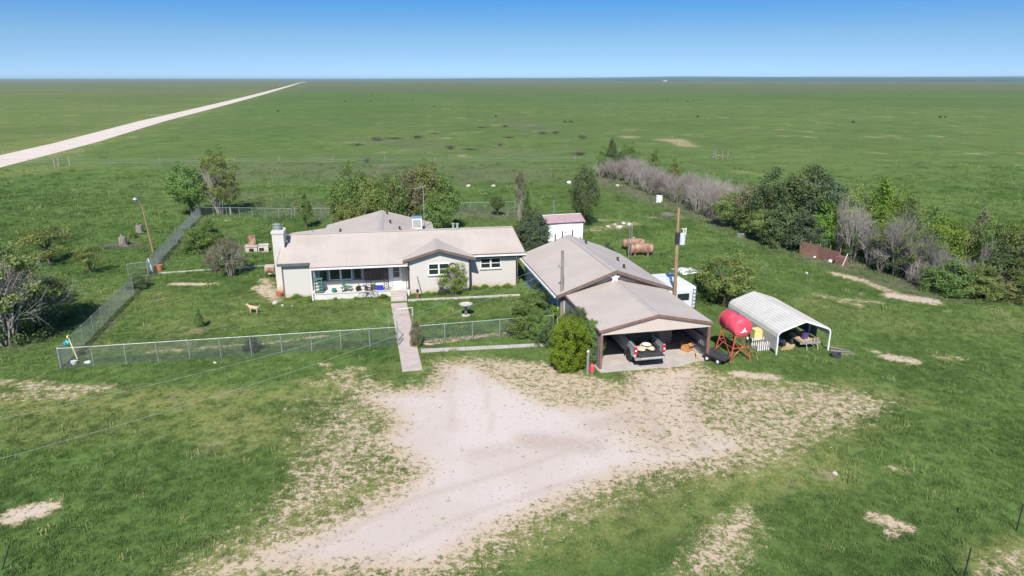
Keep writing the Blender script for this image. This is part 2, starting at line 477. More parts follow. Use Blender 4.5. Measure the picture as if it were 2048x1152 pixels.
def cover(X, Y):
    X = np.asarray(X, float); Y = np.asarray(Y, float)
    s = sdf(X, Y, DRIVE)
    dirt = sstep(s, 2.6, -2.8) * 1.0
    for P, v, soft in SPECK:
        dirt = np.maximum(dirt, v * sstep(sdf(X, Y, P), soft, -soft))
    for c in DIRTC: dirt = np.maximum(dirt, capsule(X, Y, (c[0],c[1],c[2],c[3],c[4]*1.2,c[5]*.82)))
    dirt = np.minimum(dirt, 1-capsule(X, Y, (1300,770,1340,860,4.2,.26)))
    dry = np.zeros_like(X); scrub = np.zeros_like(X)
    for c in DRYC: dry = np.maximum(dry, capsule(X, Y, c))
    for c in SCRC: scrub = np.maximum(scrub, capsule(X, Y, c))
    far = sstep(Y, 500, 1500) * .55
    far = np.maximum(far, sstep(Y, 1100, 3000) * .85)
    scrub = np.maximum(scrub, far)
    # the field left of the county road is a yellower pasture
    left = sstep(-(X + 0.278 * (Y - 160) + 118), 4, 14) * sstep(Y, 90, 160)
    dry = np.maximum(dry, left * .34)
    # pasture right of the yard, a little drier than the lawn
    past = sstep(Y, 110, 170) * sstep(Y, 900, 300) * .16
    dry = np.maximum(dry, past * np.where(X > -60, 1, .5))
    return dirt, dry, scrub, s

def axis_pts(fine_lo, fine_hi, step, lo, hi, grow):
    p = list(np.arange(fine_lo, fine_hi + 1e-6, step))
    d = step; x = p[-1]
    while x < hi: d *= grow; x += d; p.append(x)
    d = step; x = p[0]; q = []
    while x > lo: d *= grow; x -= d; q.append(x)
    return np.array(q[::-1] + p)
gx = axis_pts(-44, 44, .32, -42000, 42000, 1.13)
gy = axis_pts(18, 72, .32, -400, 46000, 1.075)
GX, GY = np.meshgrid(gx, gy)
GX = GX.ravel(); GY = GY.ravel()
dirt, dry, scrub, sd = cover(GX, GY)
nx, ny = len(gx), len(gy)
ii = (np.arange(ny-1)[:, None]*nx + np.arange(nx-1)[None, :]).ravel()
quads = np.stack([ii, ii+1, ii+nx+1, ii+nx], 1)
fdirt = dirt[quads].mean(1); fs = sd[quads].mean(1)
isdrive = (fs < 0.1)

def grass_colour(k, dryf, scrubf):
    p = k.pos()
    n0 = k.noise(p, .022, 3, .6); n1 = k.noise(p, .16, 4, .6, .4); n2 = k.noise(p, 1.1, 4, .65); n3 = k.noise(p, 7, 3, .7)
    t = k.math('ADD', k.math('MULTIPLY', n1, .45), k.math('ADD', k.math('MULTIPLY', n2, .32), k.math('MULTIPLY', n3, .23)))
    c = k.mix(k.spread(t, .40, .60), (.058, .108, .024), (.122, .190, .047))
    c = k.mix(k.math('MULTIPLY', k.spread(n0, .42, .62), .35), c, (.138, .186, .056))
    dd = k.math('MULTIPLY', dryf, k.spread(k.math('ADD', k.math('MULTIPLY', n2, .6), k.math('MULTIPLY', n3, .4)), .36, .56))
    c = k.mix(dd, c, (.245, .255, .085))
    c = k.mix(k.math('MULTIPLY', k.spread(n2, .60, .74), .35), c, (.20, .215, .10))
    n6 = k.noise(p, .085, 5, .72)
    c = k.mix(k.math('MULTIPLY', k.spread(n6, .56, .70), k.math('MULTIPLY_ADD', dryf, 1.4, .10)), c, (.30, .265, .15))
    n8 = k.noise(p, .0045, 4, .65, .6)
    c = k.mix(k.math('MULTIPLY', k.spread(n8, .40, .60), .42), c, (.078, .118, .034))
    n9 = k.noise(p, .055, 7, .78); n10 = k.noise(k.n_off(p, 300), .045, 7, .78)
    pas = k.spread(dryf, .06, .15)
    c = k.mix(k.math('MULTIPLY', k.math('MULTIPLY', k.spread(n9, .565, .66), pas), .75), c, (.34, .285, .165))
    c = k.mix(k.math('MULTIPLY', k.math('MULTIPLY', k.spread(n10, .57, .68), pas), .6), c, (.10, .115, .05))
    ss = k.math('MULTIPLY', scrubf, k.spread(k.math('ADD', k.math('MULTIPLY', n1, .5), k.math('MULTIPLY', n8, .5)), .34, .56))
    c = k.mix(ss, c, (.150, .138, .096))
    return c, n1, n2, n3

k = NT('ground_cover')
dA, yA, sA = k.attr('dirt'), k.attr('dry'), k.attr('scrub')
c, n1, n2, n3 = grass_colour(k, yA, sA)
hv_ = k.n('HueSaturation'); k.set(hv_.inputs['Color'], c); hv_.inputs['Value'].default_value = .92; hv_.inputs['Saturation'].default_value = 1.0
c = hv_.outputs['Color']
p = k.pos()
n4 = k.noise(p, 22, 3, .7); n5 = k.noise(p, 2.6, 5, .7)
soil = k.mix(k.spread(n1, .38, .62), (.525, .455, .41), (.48, .405, .355))
soil = k.mix(k.math('MULTIPLY', k.spread(n5, .52, .70), .6), soil, (.50, .41, .355))
soil = k.mix(k.math('MULTIPLY', k.spread(n4, .58, .72), .5), soil, (.33, .27, .22))
soil = k.mix(k.math('MULTIPLY', k.math('SUBTRACT', 1, k.spread(dA, .62, 1.0)), .8), soil, (.47, .36, .235))
soil = k.mix(k.math('MULTIPLY', sA, k.spread(n5, .30, .52)), soil, (.40, .31, .255))
edge = k.math('ADD', dA, k.math('ADD', k.math('MULTIPLY', k.math('SUBTRACT', n5, .5), 2.1), k.math('ADD', k.math('MULTIPLY', k.math('SUBTRACT', n3, .5), 1.5), k.math('MULTIPLY', k.math('SUBTRACT', n4, .5), 1.0))))
f = k.spread(edge, .44, .62)
straw = k.spread(edge, .22, .46)
c = k.mix(k.math('MULTIPLY', k.math('MULTIPLY', straw, k.spread(dA, .05, .4)), .7), c, (.30, .25, .12))
c = k.mix(f, c, soil)
hgt = k.math('ADD', k.math('MULTIPLY', n3, .5), k.math('MULTIPLY', n4, .5))
gh = k.math('MULTIPLY', hgt, k.math('SUBTRACT', 1.15, f))
k.bump(gh, .08, .55)
MAT_GROUND = k.fin(c, .95, 0, .1)

def ground_obj(name, sel):
    q = quads[sel]
    used, inv = np.unique(q, return_inverse=True)
    me = bpy.data.meshes.new(name)
    me.vertices.add(len(used)); me.loops.add(q.size); me.polygons.add(len(q))
    co = np.zeros((len(used), 3)); co[:, 0] = GX[used]; co[:, 1] = GY[used]
    me.vertices.foreach_set('co', co.ravel())
    me.loops.foreach_set('vertex_index', inv.ravel().astype(np.int32))
    me.polygons.foreach_set('loop_start', np.arange(0, q.size, 4, dtype=np.int32))
    me.update(calc_edges=True)
    for nm, arr in (('dirt', dirt), ('dry', dry), ('scrub', scrub)):
        a = me.attributes.new(nm, 'FLOAT', 'POINT'); a.data.foreach_set('value', arr[used].astype(np.float32))
    me.materials.append(MAT_GROUND)
    o = bpy.data.objects.new(name, me); COL.objects.link(o); o['kind'] = 'structure'
    return o
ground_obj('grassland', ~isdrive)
ground_obj('dirt_driveway', isdrive)

# ------------------------------------------------------------------ county road
k = NT('caliche_road')
n1 = k.noise(k.pos(), .25, 4); n2 = k.noise(k.pos(), 2, 4)
MAT_ROAD = k.fin(k.mix(k.spread(k.math('ADD', k.math('MULTIPLY', n1, .5), k.math('MULTIPLY', n2, .5)), .4, .6), (.60, .52, .455), (.53, .45, .385)), .95, 0, .1)
rp = [at(*p) for p in [(0,322),(150,285.5),(301,243),(444,208),(520,188.5),(570,174.5),(598,166.2),(612,163.4)]]
d0 = (rp[0]-rp[1]).normalized()
rp = [rp[0] + d0*130] + rp + [rp[-1] + Vector((200, 3500, 0))]
vs = []; fs = []
for i, q in enumerate(rp):
    t = (rp[min(i+1, len(rp)-1)] - rp[max(i-1, 0)]); t.normalize(); nrm = Vector((-t.y, t.x, 0))
    z = .02 + max(0, q.y-300)*.00006
    for s in (-5.6, -4.4, 4.4, 5.6):
        vs.append(q + nrm*s + Vector((0, 0, z if abs(s) < 5 else z-.015)))
    if i:
        for j in range(3): fs.append(((i-1)*4+j, (i-1)*4+j+1, i*4+j+1, i*4+j))
MB().add(vs, fs).build('county_road', MAT_ROAD, kind='structure')
# dark rangeland belt and low rises far out along the horizon
vs = []; fs = []
N = 80
for i in range(N+1):
    x = -24000 + 48000*i/N
    t_ = sstep(np.array(x/16000.), -.25, .35).item()
    y0 = 9500 - 6200*t_ + 700*mnoise.noise(Vector((i*.8, 0, 0)))
    y0 *= max(1, abs(x)/16000)
    h = 18 + 55*t_*(.85+.5*mnoise.noise(Vector((i*.25, 0, 0))))
    for (y, zz) in ((y0, -.3), (y0+150, .5), (15500, h), (19000, h*.8), (26000, -.5)):
        vs.append((x, y, zz))
    if i:
        for j in range(4): fs.append(((i-1)*5+j, i*5+j, i*5+j+1, (i-1)*5+j+1))
k = NT('far_rise_cover')
MAT_RISE = k.fin(k.mix(k.spread(k.noise(k.pos(), .0012, 4), .4, .6), (.03, .07, .045), (.05, .09, .055)), .95)
MB().add(vs, fs).build('far_hills', MAT_RISE, smooth=True, kind='structure')

# ------------------------------------------------------------------ concrete paths
def path_slabs(name, a, b, wa, wb, n, mat, z=.05, jitter=.0):
    root = thing(name, None, None); root['kind'] = 'structure'
    a = Vector(a); b = Vector(b); d = b-a; ln = d.length; d.normalize(); nn = Vector((-d.y, d.x, 0))
    for i in range(n):
        t0 = i/n; t1 = (i+1)/n; g = .012
        p0 = a + d*(ln*t0+g); p1 = a + d*(ln*t1-g)
        w0 = wa+(wb-wa)*t0; w1 = wa+(wb-wa)*t1
        dz = random.uniform(-jitter, jitter)
        m = MB().slab([p0-nn*w0/2+Vector((0,0,-.1)), p0+nn*w0/2+Vector((0,0,-.1)), p1+nn*w1/2+Vector((0,0,-.1)), p1-nn*w1/2+Vector((0,0,-.1))], (0, 0, .1+z+dz))
        m.build('slab', mat, root)
    return root
w_a = (at(781,607)+at(814,607))/2; w_b = (at(804,742)+at(846,742))/2
path_slabs('front_walk', w_a, w_b, 1.30, 1.28, 8, M['concrete_pink'], .05, .006)
path_slabs('side_walk', at(842,702), at(1105,689), .62, .55, 6, M['concrete'], .035, .005)
path_slabs('house_walk', at(816,601), at(1040,590), .55, .5, 9, M['concrete'], .03, .005)
path_slabs('gate_walk', at(314,547), at(542,531), .55, .5, 12, M['concrete'], .03, .004)

# ------------------------------------------------------------------ air
hz = MB().bx(-62000, 62000, -1000, 62000, -1.5, 84).build('haze', None, None, kind='stuff')
hm = bpy.data.materials.new('haze_air'); hm.use_nodes = True; hm.node_tree.nodes.clear()
ho = hm.node_tree.nodes.new('ShaderNodeOutputMaterial'); hv = hm.node_tree.nodes.new('ShaderNodeVolumePrincipled')
hv.inputs['Color'].default_value = (.58, .82, .93, 1); hv.inputs['Density'].default_value = 4.2e-5; hv.inputs['Anisotropy'].default_value = 0.0
hm.node_tree.links.new(hv.outputs[0], ho.inputs['Volume']); hz.data.materials.append(hm)

# ================================================================== HOUSE
house = thing('ranch_house', 'long white brick ranch house with tan metal roof and front porch', 'house', HO, HA)
S_ = .27
def zm(v): return 4.40 - S_*(4.6 - v)      # main front slope height
# walls: outline extruded
def extr(m, pts, z0, z1): m.slab([(x, y, z0) for x, y in pts], (0, 0, z1-z0))
w = MB()
extr(w, [(0,-.2),(2.35,-.2),(2.35,.15),(10.62,.15),(10.62,-.95),(15.82,-.95),(15.82,.15),(20.2,.15),(20.2,8.9),(0,8.9)], -.2, 2.80)
for u0, u1 in ((.0, .22), (19.98, 20.2)):
    w.slab([(u0,-.15,2.80),(u0,8.8,2.80),(u0,8.8,3.0),(u0,4.6,4.3),(u0,.25,3.05)], (u1-u0,0,0))
w.slab([(10.62,-.95,2.8),(15.82,-.95,2.8),(15.82,-.95,2.98),(13.2,-.95,3.74),(10.62,-.95,2.98)], (0,.2,0))
w.build('wall', M['wall'], house)
wing = MB(); extr(wing, [(2.8,9.0),(13.0,9.0),(13.0,14.9),(2.8,14.9)], -.2, 2.75)
wing.slab([(2.8,14.9,2.75),(13,14.9,2.75),(13,14.9,2.9),(8.2,14.9,4.25),(2.8,14.9,3.0)], (0,-.2,0))
extr(wing, [(-.5,8.95),(2.75,8.95),(2.75,13.1),(-.5,13.1)], -.2, 2.6)
wing.build('rear_wing_wall', M['wall'], house)
# roofs
T = (0, 0, .09)
r = MB()
front = [(-.35,-.5),(2.38,-.5),(2.38,-1.4),(10.55,-1.4),(10.55,-.55),(15.9,-.55),(15.9,-.28),(21.0,-.28),(20.65,4.6),(.12,4.6),(.12,2.3),(-.35,2.3)]
r.slab([(u,v,zm(v)) for u,v in front], T)
r.slab([(.12,4.6,4.4),(20.65,4.6,4.4),(20.65,9.4,4.4-.26*4.8),(-.3,9.4,4.4-.26*4.8),(-.3,4.9,4.4-.26*.3)], T)
r.build('main_roof', M['roof_x'], house)
r = MB()
r.slab([(13.2,-1.35,3.94),(13.2,2.95,3.94),(10.12,-.45,3.04),(10.12,-1.35,3.04)], T)
r.slab([(13.2,-1.35,3.94),(16.36,-1.35,3.03),(16.36,-.45,3.03),(13.2,2.95,3.94)], T)
r.build('bay_roof', M['roof_y'], house)
r = MB()
r.slab([(8.2,4.6,4.42),(8.2,15.3,4.42),(2.4,15.3,3.02),(2.4,9.0,3.02),(2.4,4.6,3.02)], T)
r.slab([(8.2,4.6,4.42),(13.5,4.6,2.95),(13.5,15.3,2.95),(8.2,15.3,4.42)], T)
r.slab([(2.5,9.3,3.05),(2.5,13.5,3.05),(-1.0,13.5,2.68),(-1.0,9.3,2.68)], T)
r.build('rear_roof', M['roof_y'], house)
r = MB()
r.bxr((10.38,4.6,4.515), (20.5,.34,.05))
r.build('ridge_cap', M['roof_x'], house)
r = MB()
for (u, v0, v1, z) in ((8.2,4.75,15.3,4.535),(13.2,-1.35,2.9,4.05)):
    r.slab([(u-.26,v0,z-.05),(u,v0,z),(u+.26,v0,z-.05),(u,v0,z-.012)], (0,v1-v0,0))
r.build('ridge_cap', M['cap'], house, label='darker ridge strip of the rear wing and bay')
# trim
t = MB()
t.slab([(-.36,-.53,zm(-.5)-.18),(2.40,-.53,zm(-.5)-.18),(2.40,-.53,zm(-.5)+.06),(-.36,-.53,zm(-.5)+.06)], (0,.03,0))
for (ua, va, vb) in ((-.38,-.5,2.3),(.09,2.3,4.6)):
    t.slab([(ua,va,zm(va)-.16),(ua,vb,zm(vb)-.16),(ua,vb,zm(vb)+.10),(ua,va,zm(va)+.10)], (.03,0,0))
t.slab([(2.35,-1.4,zm(-1.4)-.12),(2.35,-.5,zm(-.5)-.12),(2.35,-.5,zm(-.5)+.08),(2.35,-1.4,zm(-1.4)+.08)], (.03,0,0))
t.slab([(-.3,-.48,zm(-.5)-.17),(2.36,-.48,zm(-.5)-.17),(2.36,-.2,zm(-.5)-.17),(-.3,-.2,zm(-.5)-.17)], (0,0,.03))
t.bx(-.06,.03,-.262,-.2,-.05,2.8)      # corner trim
t.build('fascia', M['grey_trim'], house)
t = MB()
for (u0, z0, u1, z1) in ((10.10,3.04,13.2,3.94),(13.2,3.94,16.38,3.03)):
    t.slab([(u0,-1.40,z0-.12),(u1,-1.40,z1-.12),(u1,-1.40,z1+.12),(u0,-1.40,z0+.12)], (0,.05,0))
    t.slab([(u0,-1.13,z0-.20),(u1,-1.13,z1-.20),(u1,-1.13,z1-.06),(u0,-1.13,z0-.06)], (0,.06,0))
t.slab([(20.98,-.28,zm(-.28)-.14),(20.63,4.6,4.26),(20.63,4.6,4.51),(20.98,-.28,zm(-.28)+.11)], (.035,0,0))
t.slab([(15.85,-.32,zm(-.28)+.0),(21.0,-.32,zm(-.28)+.0),(21.0,-.32,zm(-.28)+.11),(15.85,-.32,zm(-.28)+.11)], (0,.03,0))
t.slab([(2.4,-1.44,zm(-1.4)+.03),(10.5,-1.44,zm(-1.4)+.03),(10.5,-1.44,zm(-1.4)+.11),(2.4,-1.44,zm(-1.4)+.11)], (0,.03,0))
t.bx(15.86,20.25,-.25,.15,2.80,2.86)
t.bx(15.825,15.90,-.93,.12,0,2.75)  # dark sheet over the bay's right return: its shaded side put into colour
t.build('brown_fascia_and_shade', M['fascia'], house)
g = MB()
g.slab([(2.40,-1.54,zm(-1.4)-.10),(10.5,-1.54,zm(-1.4)-.10),(10.5,-1.54,zm(-1.4)+.03),(2.40,-1.54,zm(-1.4)+.03)], (0,.10,0))
g.build('gutter', M['white'], house)
g = MB()
g.slab([(15.9,-.42,zm(-.28)-.12),(21.0,-.42,zm(-.28)-.12),(21.0,-.42,zm(-.28)-.0),(15.9,-.42,zm(-.28)-.0)], (0,.10,0))
g.build('gutter', M['white'], house)
d = MB()
d.path([(2.48,-1.48,2.75),(2.48,-1.48,.12),(2.48,-1.75,.05)], .055, 8)
d.build('downspout', M['white'], house)
d = MB(); d.path([(20.6,-.36,3.0),(20.35,.02,2.75),(20.3,.08,.2),(20.4,-.2,.08)], .05, 8)
d.build('downspout', M['grey_trim'], house)
d = MB(); d.path([(10.6,-1.04,2.9),(10.58,-1.04,.1)], .045, 8)
d.build('downspout', M['grey_trim'], house)
# chimney
ch = MB()
ch.slab([(-1.0,2.1,-.1),(-.02,2.1,-.1),(-.02,3.5,-.1),(-1.0,3.5,-.1)], (0,0,5.2))
ch.bx(-1.06,.04,2.04,3.56,5.1,5.32)
cho = ch.build('chimney', M['wall'], house, bevel=.02)
MB().lathe([(.34,0),(.34,.16),(.27,.17),(.27,.24),(.34,.25),(.34,.40),(.27,.41),(.27,.47),(.36,.48),(.36,.54),(.05,.60)], (-.62,2.75,5.32), n=20).build('flue_cap', M['galv'], cho)
# windows
def window(parent, u0, u1, z0, z1, v, splits=1, mat=M['white'], sash=True, sill=True, fw=.06, depth=.06):
    f = MB()
    f.bx(u0-fw, u1+fw, v-depth, v, z1, z1+fw); f.bx(u0-fw, u1+fw, v-depth, v, z0-fw, z0)
    f.bx(u0-fw, u0, v-depth, v, z0, z1); f.bx(u1, u1+fw, v-depth, v, z0, z1)
    for i in range(1, splits):
        x = u0+(u1-u0)*i/splits; f.bx(x-.07, x+.07, v-depth+.002, v, z0, z1)
    fo = f.build('window', mat, parent)
    for i in range(splits):
        a = u0+(u1-u0)*i/splits+(.07 if i else 0); b = u0+(u1-u0)*(i+1)/splits-(.07 if i < splits-1 else 0)
        MB().bx(a, b, v-.02, v-.006, z0, z1).build('pane', M['glass'], fo)
        if sash: MB().bx(a, b, v-.045, v-.022, (z0+z1)/2-.025, (z0+z1)/2+.025).build('sash_bar', M['white'], fo)
    if sill: MB().bx(u0-.14, u1+.14, v-.12, v-.001, z0-fw-.09, z0-fw-.002).build('sill', M['wall'], fo)
    return fo
window(house, 12.35, 14.05, 1.72, 2.62, -.95, 2)
window(house, 17.05, 18.75, 1.80, 2.62, .15, 2)
for u0, u1 in ((3.05,3.55),(5.95,6.45)):
    window(house, u0, u1, 1.35, 2.40, .15, 1, M['grey_trim'], False, False)
window(house, 3.85, 5.65, 1.35, 2.45, .15, 2, M['white'], False, False, .08)
s = MB(); s.bx(2.40,6.8,.06,.15,1.20,1.27); s.bx(2.40,2.9,.11,.15,1.3,2.55); s.bx(3.58,3.78,.10,.15,1.3,2.55); s.bx(5.72,5.9,.10,.15,1.3,2.55)
s.build('window_surround', M['sheet_grey'], house)
for i in range(7):
    MB().bx(6.72+i*.305, 6.72+i*.305+.295, .09+.01*(i % 2), .15, 1.12, 2.66).build('siding_board', M['wood_dark'], house)
do = MB().bx(9.12,9.14+.78,.07,.15,.52,2.52).build('front_door', M['white'], house)
MB().bx(9.25,9.78,.052,.068,1.30,1.80).build('pane', M['glass'], do)
MB().bx(9.25,9.78,.052,.068,1.84,2.40).build('pane', M['glass'], do)
MB().bx(9.81,9.84,.03,.07,1.4,1.52).build('handle', M['steel'], do)
df = MB(); df.bx(9.03,9.12,.05,.15,.5,2.6); df.bx(9.92,10.01,.05,.15,.5,2.6); df.bx(9.03,10.01,.05,.15,2.522,2.61); df.bx(8.86,9.03,.1,.15,.5,2.7)
df.build('door_frame', M['white'], house)
# porch deck, posts
pf = MB(); pf.bx(2.38,8.92,-1.32,.149,-.1,.48); pf.bx(8.92,10.60,-1.32,.149,-.1,.5)
pf.build('porch_floor', pm('pale_porch_paint', (.62,.60,.56), (.54,.52,.48), 1.5, .8), house)
MB().bx(2.36,8.95,-1.36,-1.25,.484,.55).build('porch_kerb', M['wall'], house)
MB().bx(2.4,10.58,-1.36,-1.24,zm(-1.3)-.22,zm(-1.3)-.03).build('porch_beam', M['grey_trim'], house)
for u0, u1 in ((6.95,7.35),(8.45,8.85)):
    m = MB()
    for u in (u0, u1): m.bx(u-.02,u+.02,-1.2,-1.16,.5,2.56)
    n = 9
    for i in range(n):
        z = .55+i*.22
        m.tube((u0,-1.18,z),(u1,-1.18,z+.2),.012,n=4); m.tube((u1,-1.18,z),(u0,-1.18,z+.2),.012,n=4)
        m.lathe([(.05,-.006),(.05,.006)], ((u0+u1)/2,-1.18,z+.1), (0,1,0), 8)
    m.build('iron_porch_post', M['iron'], house)
m = MB()
for u in (10.36,10.52): m.bx(u-.018,u+.018,-1.2,-1.16,.5,2.56)
for i in range(9): m.tube((10.36,-1.18,.55+i*.22),(10.52,-1.18,.75+i*.22),.012,n=4)
m.build('iron_porch_post', M['iron'], house)
# roof furniture
for i, (u, v, plane) in enumerate(((1.3,11.5,'ext'),(4.2,9.6,'wl'),(8.75,13.9,'wr'),(9.1,9.6,'wr'),(10.0,7.5,'wr'))):
    z = {'ext': 2.80+(u+1)*.106, 'wl': 4.46-.241*(8.2-u), 'wr': 4.46-.277*(u-8.2)}[plane]
    MB().lathe([(.20,0),(.20,.04),(.09,.06),(.09,.28),(.15,.29),(.02,.36)], (u,v,z), n=12).build('roof_vent', M['iron'] if i else M['galv'], house)
for (u, v, h) in ((15.0,4.9,.5),(15.35,4.4,.55)):
    MB().lathe([(.10,0),(.10,h),(.17,h+.01),(.17,h+.09),(.03,h+.14)], (u,v,zm(min(v,9.2-v))+.06), n=12).build('vent_pipe', M['galv'], house)
MB().bx(-.32,.12,4.0,4.5,4.15,4.5).build('chimney_saddle', M['roof_x'], house)

# front steps
st = thing('front_steps', 'broad concrete steps leading up to the front door', 'steps', HO, HA)
for i, (z, v0) in enumerate(((.5,-1.75),(.375,-2.1),(.25,-2.45),(.125,-2.8))):
    MB().bx(8.98,10.34,v0,-1.33 if i == 0 else v0+.349,-.1,z).build('step', M['concrete_pink'] if i == 0 else M['concrete'], st, bevel=.012)
m = MB(); m.path([(10.2,-2.9,.02),(10.2,-2.9,.5),(10.28,-1.4,.95)], .02)
# cooler on the roof, antenna
cz = 4.46-.277*(11.7-8.2)
co = thing('rooftop_cooler', 'white boxy evaporative cooler with dark louvres on the rear roof', 'air cooler', hloc(11.75,10.2,cz-.12), HA)
MB().bx(-.5,.5,-.5,.5,.15,1.22).build('cabinet', M['white'], co, bevel=.02)
MB().bx(-.53,.53,-.53,.53,1.222,1.30).build('lid', pm('cooler_lid_blue', (.14,.24,.38), (.2,.3,.42), 3, .4), co)
for k_ in range(8): MB().bx(-.40+k_*.1,-.34+k_*.1,-.515,-.501,.28,1.08).build('louvre', M['grey_trim'], co)
MB().bx(-.515,-.501,-.4,.4,.28,1.08).build('side_pad', M['navy'], co)
for sx in (-1,1):
    for sy in (-1,1): MB().bx(sx*.46-.03,sx*.46+.03,sy*.46-.03,sy*.46+.03,-.25,.149).build('leg', M['galv'], co)
an = thing('tv_antenna', 'tall thin television antenna mast behind the rooftop cooler', 'antenna', hloc(12.55,11.6,0), HA)
m = MB(); m.tube((0,0,2.5),(0,0,7.55),.035,.028,8); m.build('mast', M['galv'], an)
m = MB(); m.tube((-1.0,-.35,7.35),(.35,.12,7.55),.022)
for i in range(9):
    x = -1.0+i*.16; l = .22+.05*i
    m.tube((x-.1*l,-.35+i*.056-l*.9,7.35+i*.024),(x+.1*l,-.35+i*.056+l*.9,7.35+i*.024),.012,n=4)
m.build('aerial', M['galv'], an)

# ================================================================== GARAGE + CARPORT
garage = thing('garage', 'large gabled garage with tan metal roof and white star on its gable', 'garage', GO, GA)
m = MB()
m.slab([(-4.1,8.0,-.1),(4.1,8.0,-.1),(4.1,8.0,2.7),(0,8.0,4.2),(-4.1,8.0,2.7)], (0,.15,0))
m.slab([(-4.1,19.6,-.1),(4.1,19.6,-.1),(4.1,19.6,2.7),(0,19.6,4.2),(-4.1,19.6,2.7)], (0,.15,0))
m.bx(3.95,4.1,8.15,19.6,-.1,2.62)
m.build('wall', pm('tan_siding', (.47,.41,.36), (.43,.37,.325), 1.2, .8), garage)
MB().bx(-4.1,-3.95,8.15,19.6,-.1,2.62).build('side_wall', pm('shade_tinted_siding', (.23,.29,.32), (.18,.235,.265), 1.2, .7), garage)  # bluish shade under the eave is put into this wall's colour
T = (0,0,.09)
r = MB()
r.slab([(0,7.55,4.3),(-4.55,7.55,2.63),(-4.55,20.1,2.63),(0,20.1,4.3)], T)
r.slab([(0,7.55,4.3),(0,20.1,4.3),(3.2,20.1,3.12),(4.5,18.4,2.65),(4.5,7.55,2.65)], T)
r.build('roof', M['roof_y'], garage)
r = MB()
r.slab([(-.28,7.55,4.33),(0,7.55,4.42),(.28,7.55,4.33),(0,7.55,4.38)], (0,12.5,0))
r.build('ridge_cap', M['cap'], garage)
t = MB()
for s_, ze in ((-1,2.63),(1,2.65)):
    t.slab([(0,7.49,4.18),(s_*4.58,7.49,ze-.12),(s_*4.58,7.49,ze+.13),(0,7.49,4.43)], (0,.055,0))
    t.slab([(0,7.78,3.98),(s_*4.1,7.78,2.50),(s_*4.1,7.78,2.72),(0,7.78,4.20)], (0,.05,0))
    t.slab([(0,7.55,4.20),(s_*4.4,7.55,2.56),(s_*4.4,7.99,2.56),(0,7.99,4.20)], (0,0,.03))
t.slab([(-4.60,7.5,2.5),(-4.60,20.1,2.5),(-4.60,20.1,2.66),(-4.60,7.5,2.66)], (.04,0,0))
t.slab([(4.52,7.5,2.5),(4.52,18.4,2.5),(4.52,18.4,2.68),(4.52,7.5,2.68)], (.04,0,0))
t.build('fascia', M['fascia'], garage)
g = MB()
g.bx(-4.72,-4.605,7.8,19.8,2.5,2.62)
g.build('gutter', M['white'], garage)
d = MB(); d.path([(-4.66,14.6,2.5),(-4.2,14.6,1.75),(-4.2,13.9,1.35),(-4.2,13.9,.1)], .05, 6); d.build('downspout', M['white'], garage)
d = MB()
d.path([(-4.66,8.4,2.5),(-4.25,8.4,2.1),(-4.25,8.4,.1)], .05, 6); d.build('downspout', M['white'], garage)
w_ = MB(); w_.bx(-4.13,-4.08,11.3,12.7,1.0,2.1); wo_ = w_.build('window', M['white'], garage)
MB().bx(-4.14,-4.131,11.38,12.62,1.08,2.02).build('pane', M['glass'], wo_)
dd = MB().bx(-4.14,-4.105,15.6,16.5,.02,2.05).build('side_door', M['grey_trim'], garage)
for (u, v) in ((.95,17.8),(1.6,10.2),(2.3,13.4)):
    MB().lathe([(.16,0),(.16,.05),(.08,.07),(.08,.25),(.14,.26),(.02,.33)], (u,v,4.37-.367*u), n=12).build('roof_vent', M['iron'], garage)
for (u, v) in ((-1.3,19.8),(.35,19.9),(-.6,19.9)):
    MB().tube((u,v,3.8),(u,v,4.95-.3*abs(u)), .05).build('vent_pipe', M['iron'], garage)
# star
sm_ = MB(); pts = []
for i in range(10):
    rr = .50 if i % 2 == 0 else .20; a = math.pi/2+i*math.pi/5
    pts.append((rr*math.cos(a), rr*math.sin(a)))
fv = [(x, -.02, z) for x, z in pts]+[(0,-.09,0)]+[(0,.02,0)]
sm_.add(fv, [(i,(i+1)%10,10) for i in range(10)]+[((i+1)%10,i,11) for i in range(10)])
so = sm_.build('barn_star', M['white'], None)
so.location = gloc(-.05,7.70,3.80); so.rotation_euler = (0,0,GA)
tag(so, 'white five pointed metal star on the garage gable', 'star')

cp = thing('carport', 'open fronted gabled carport of tan sheet metal with brown posts', 'carport', GO, GA)
r = MB()
r.slab([(0,-.12,3.46),(0,7.9,3.46),(-3.9,7.9,2.65),(-3.9,-.12,2.65)], T)
r.slab([(0,-.12,3.46),(3.9,-.12,2.65),(3.9,7.9,2.65),(0,7.9,3.46)], T)
r.build('roof', M['roof_y'], cp)
r = MB(); r.slab([(-.2,-.1,3.52),(0,-.1,3.585),(.2,-.1,3.52),(0,-.1,3.545)], (0,7.9,0)); r.build('ridge_cap', M['cap'], cp)
m = MB(); m.slab([(-3.8,-.02,2.40),(3.8,-.02,2.40),(3.8,-.02,2.66),(0,-.02,3.44),(-3.8,-.02,2.66)], (0,.05,0))
m.build('gable_panel', pm('tan_panel', (.53,.455,.40), (.49,.42,.365), .8, .6), cp)
t = MB()
for s_ in (-1, 1):
    t.slab([(0,-.19,3.42),(s_*3.93,-.19,2.605),(s_*3.93,-.19,2.76),(0,-.19,3.575)], (0,.06,0))
    t.bx(s_*3.93-.03, s_*3.93+.03, -.125, 7.8, 2.61, 2.69)
t.build('fascia', M['post_brown'], cp)
for s_ in (-1, 1):
    MB().bx(s_*3.74-.09, s_*3.74+.09, -.01, .17, 0, 2.39).build('post', M['post_brown'], cp, bevel=.01)
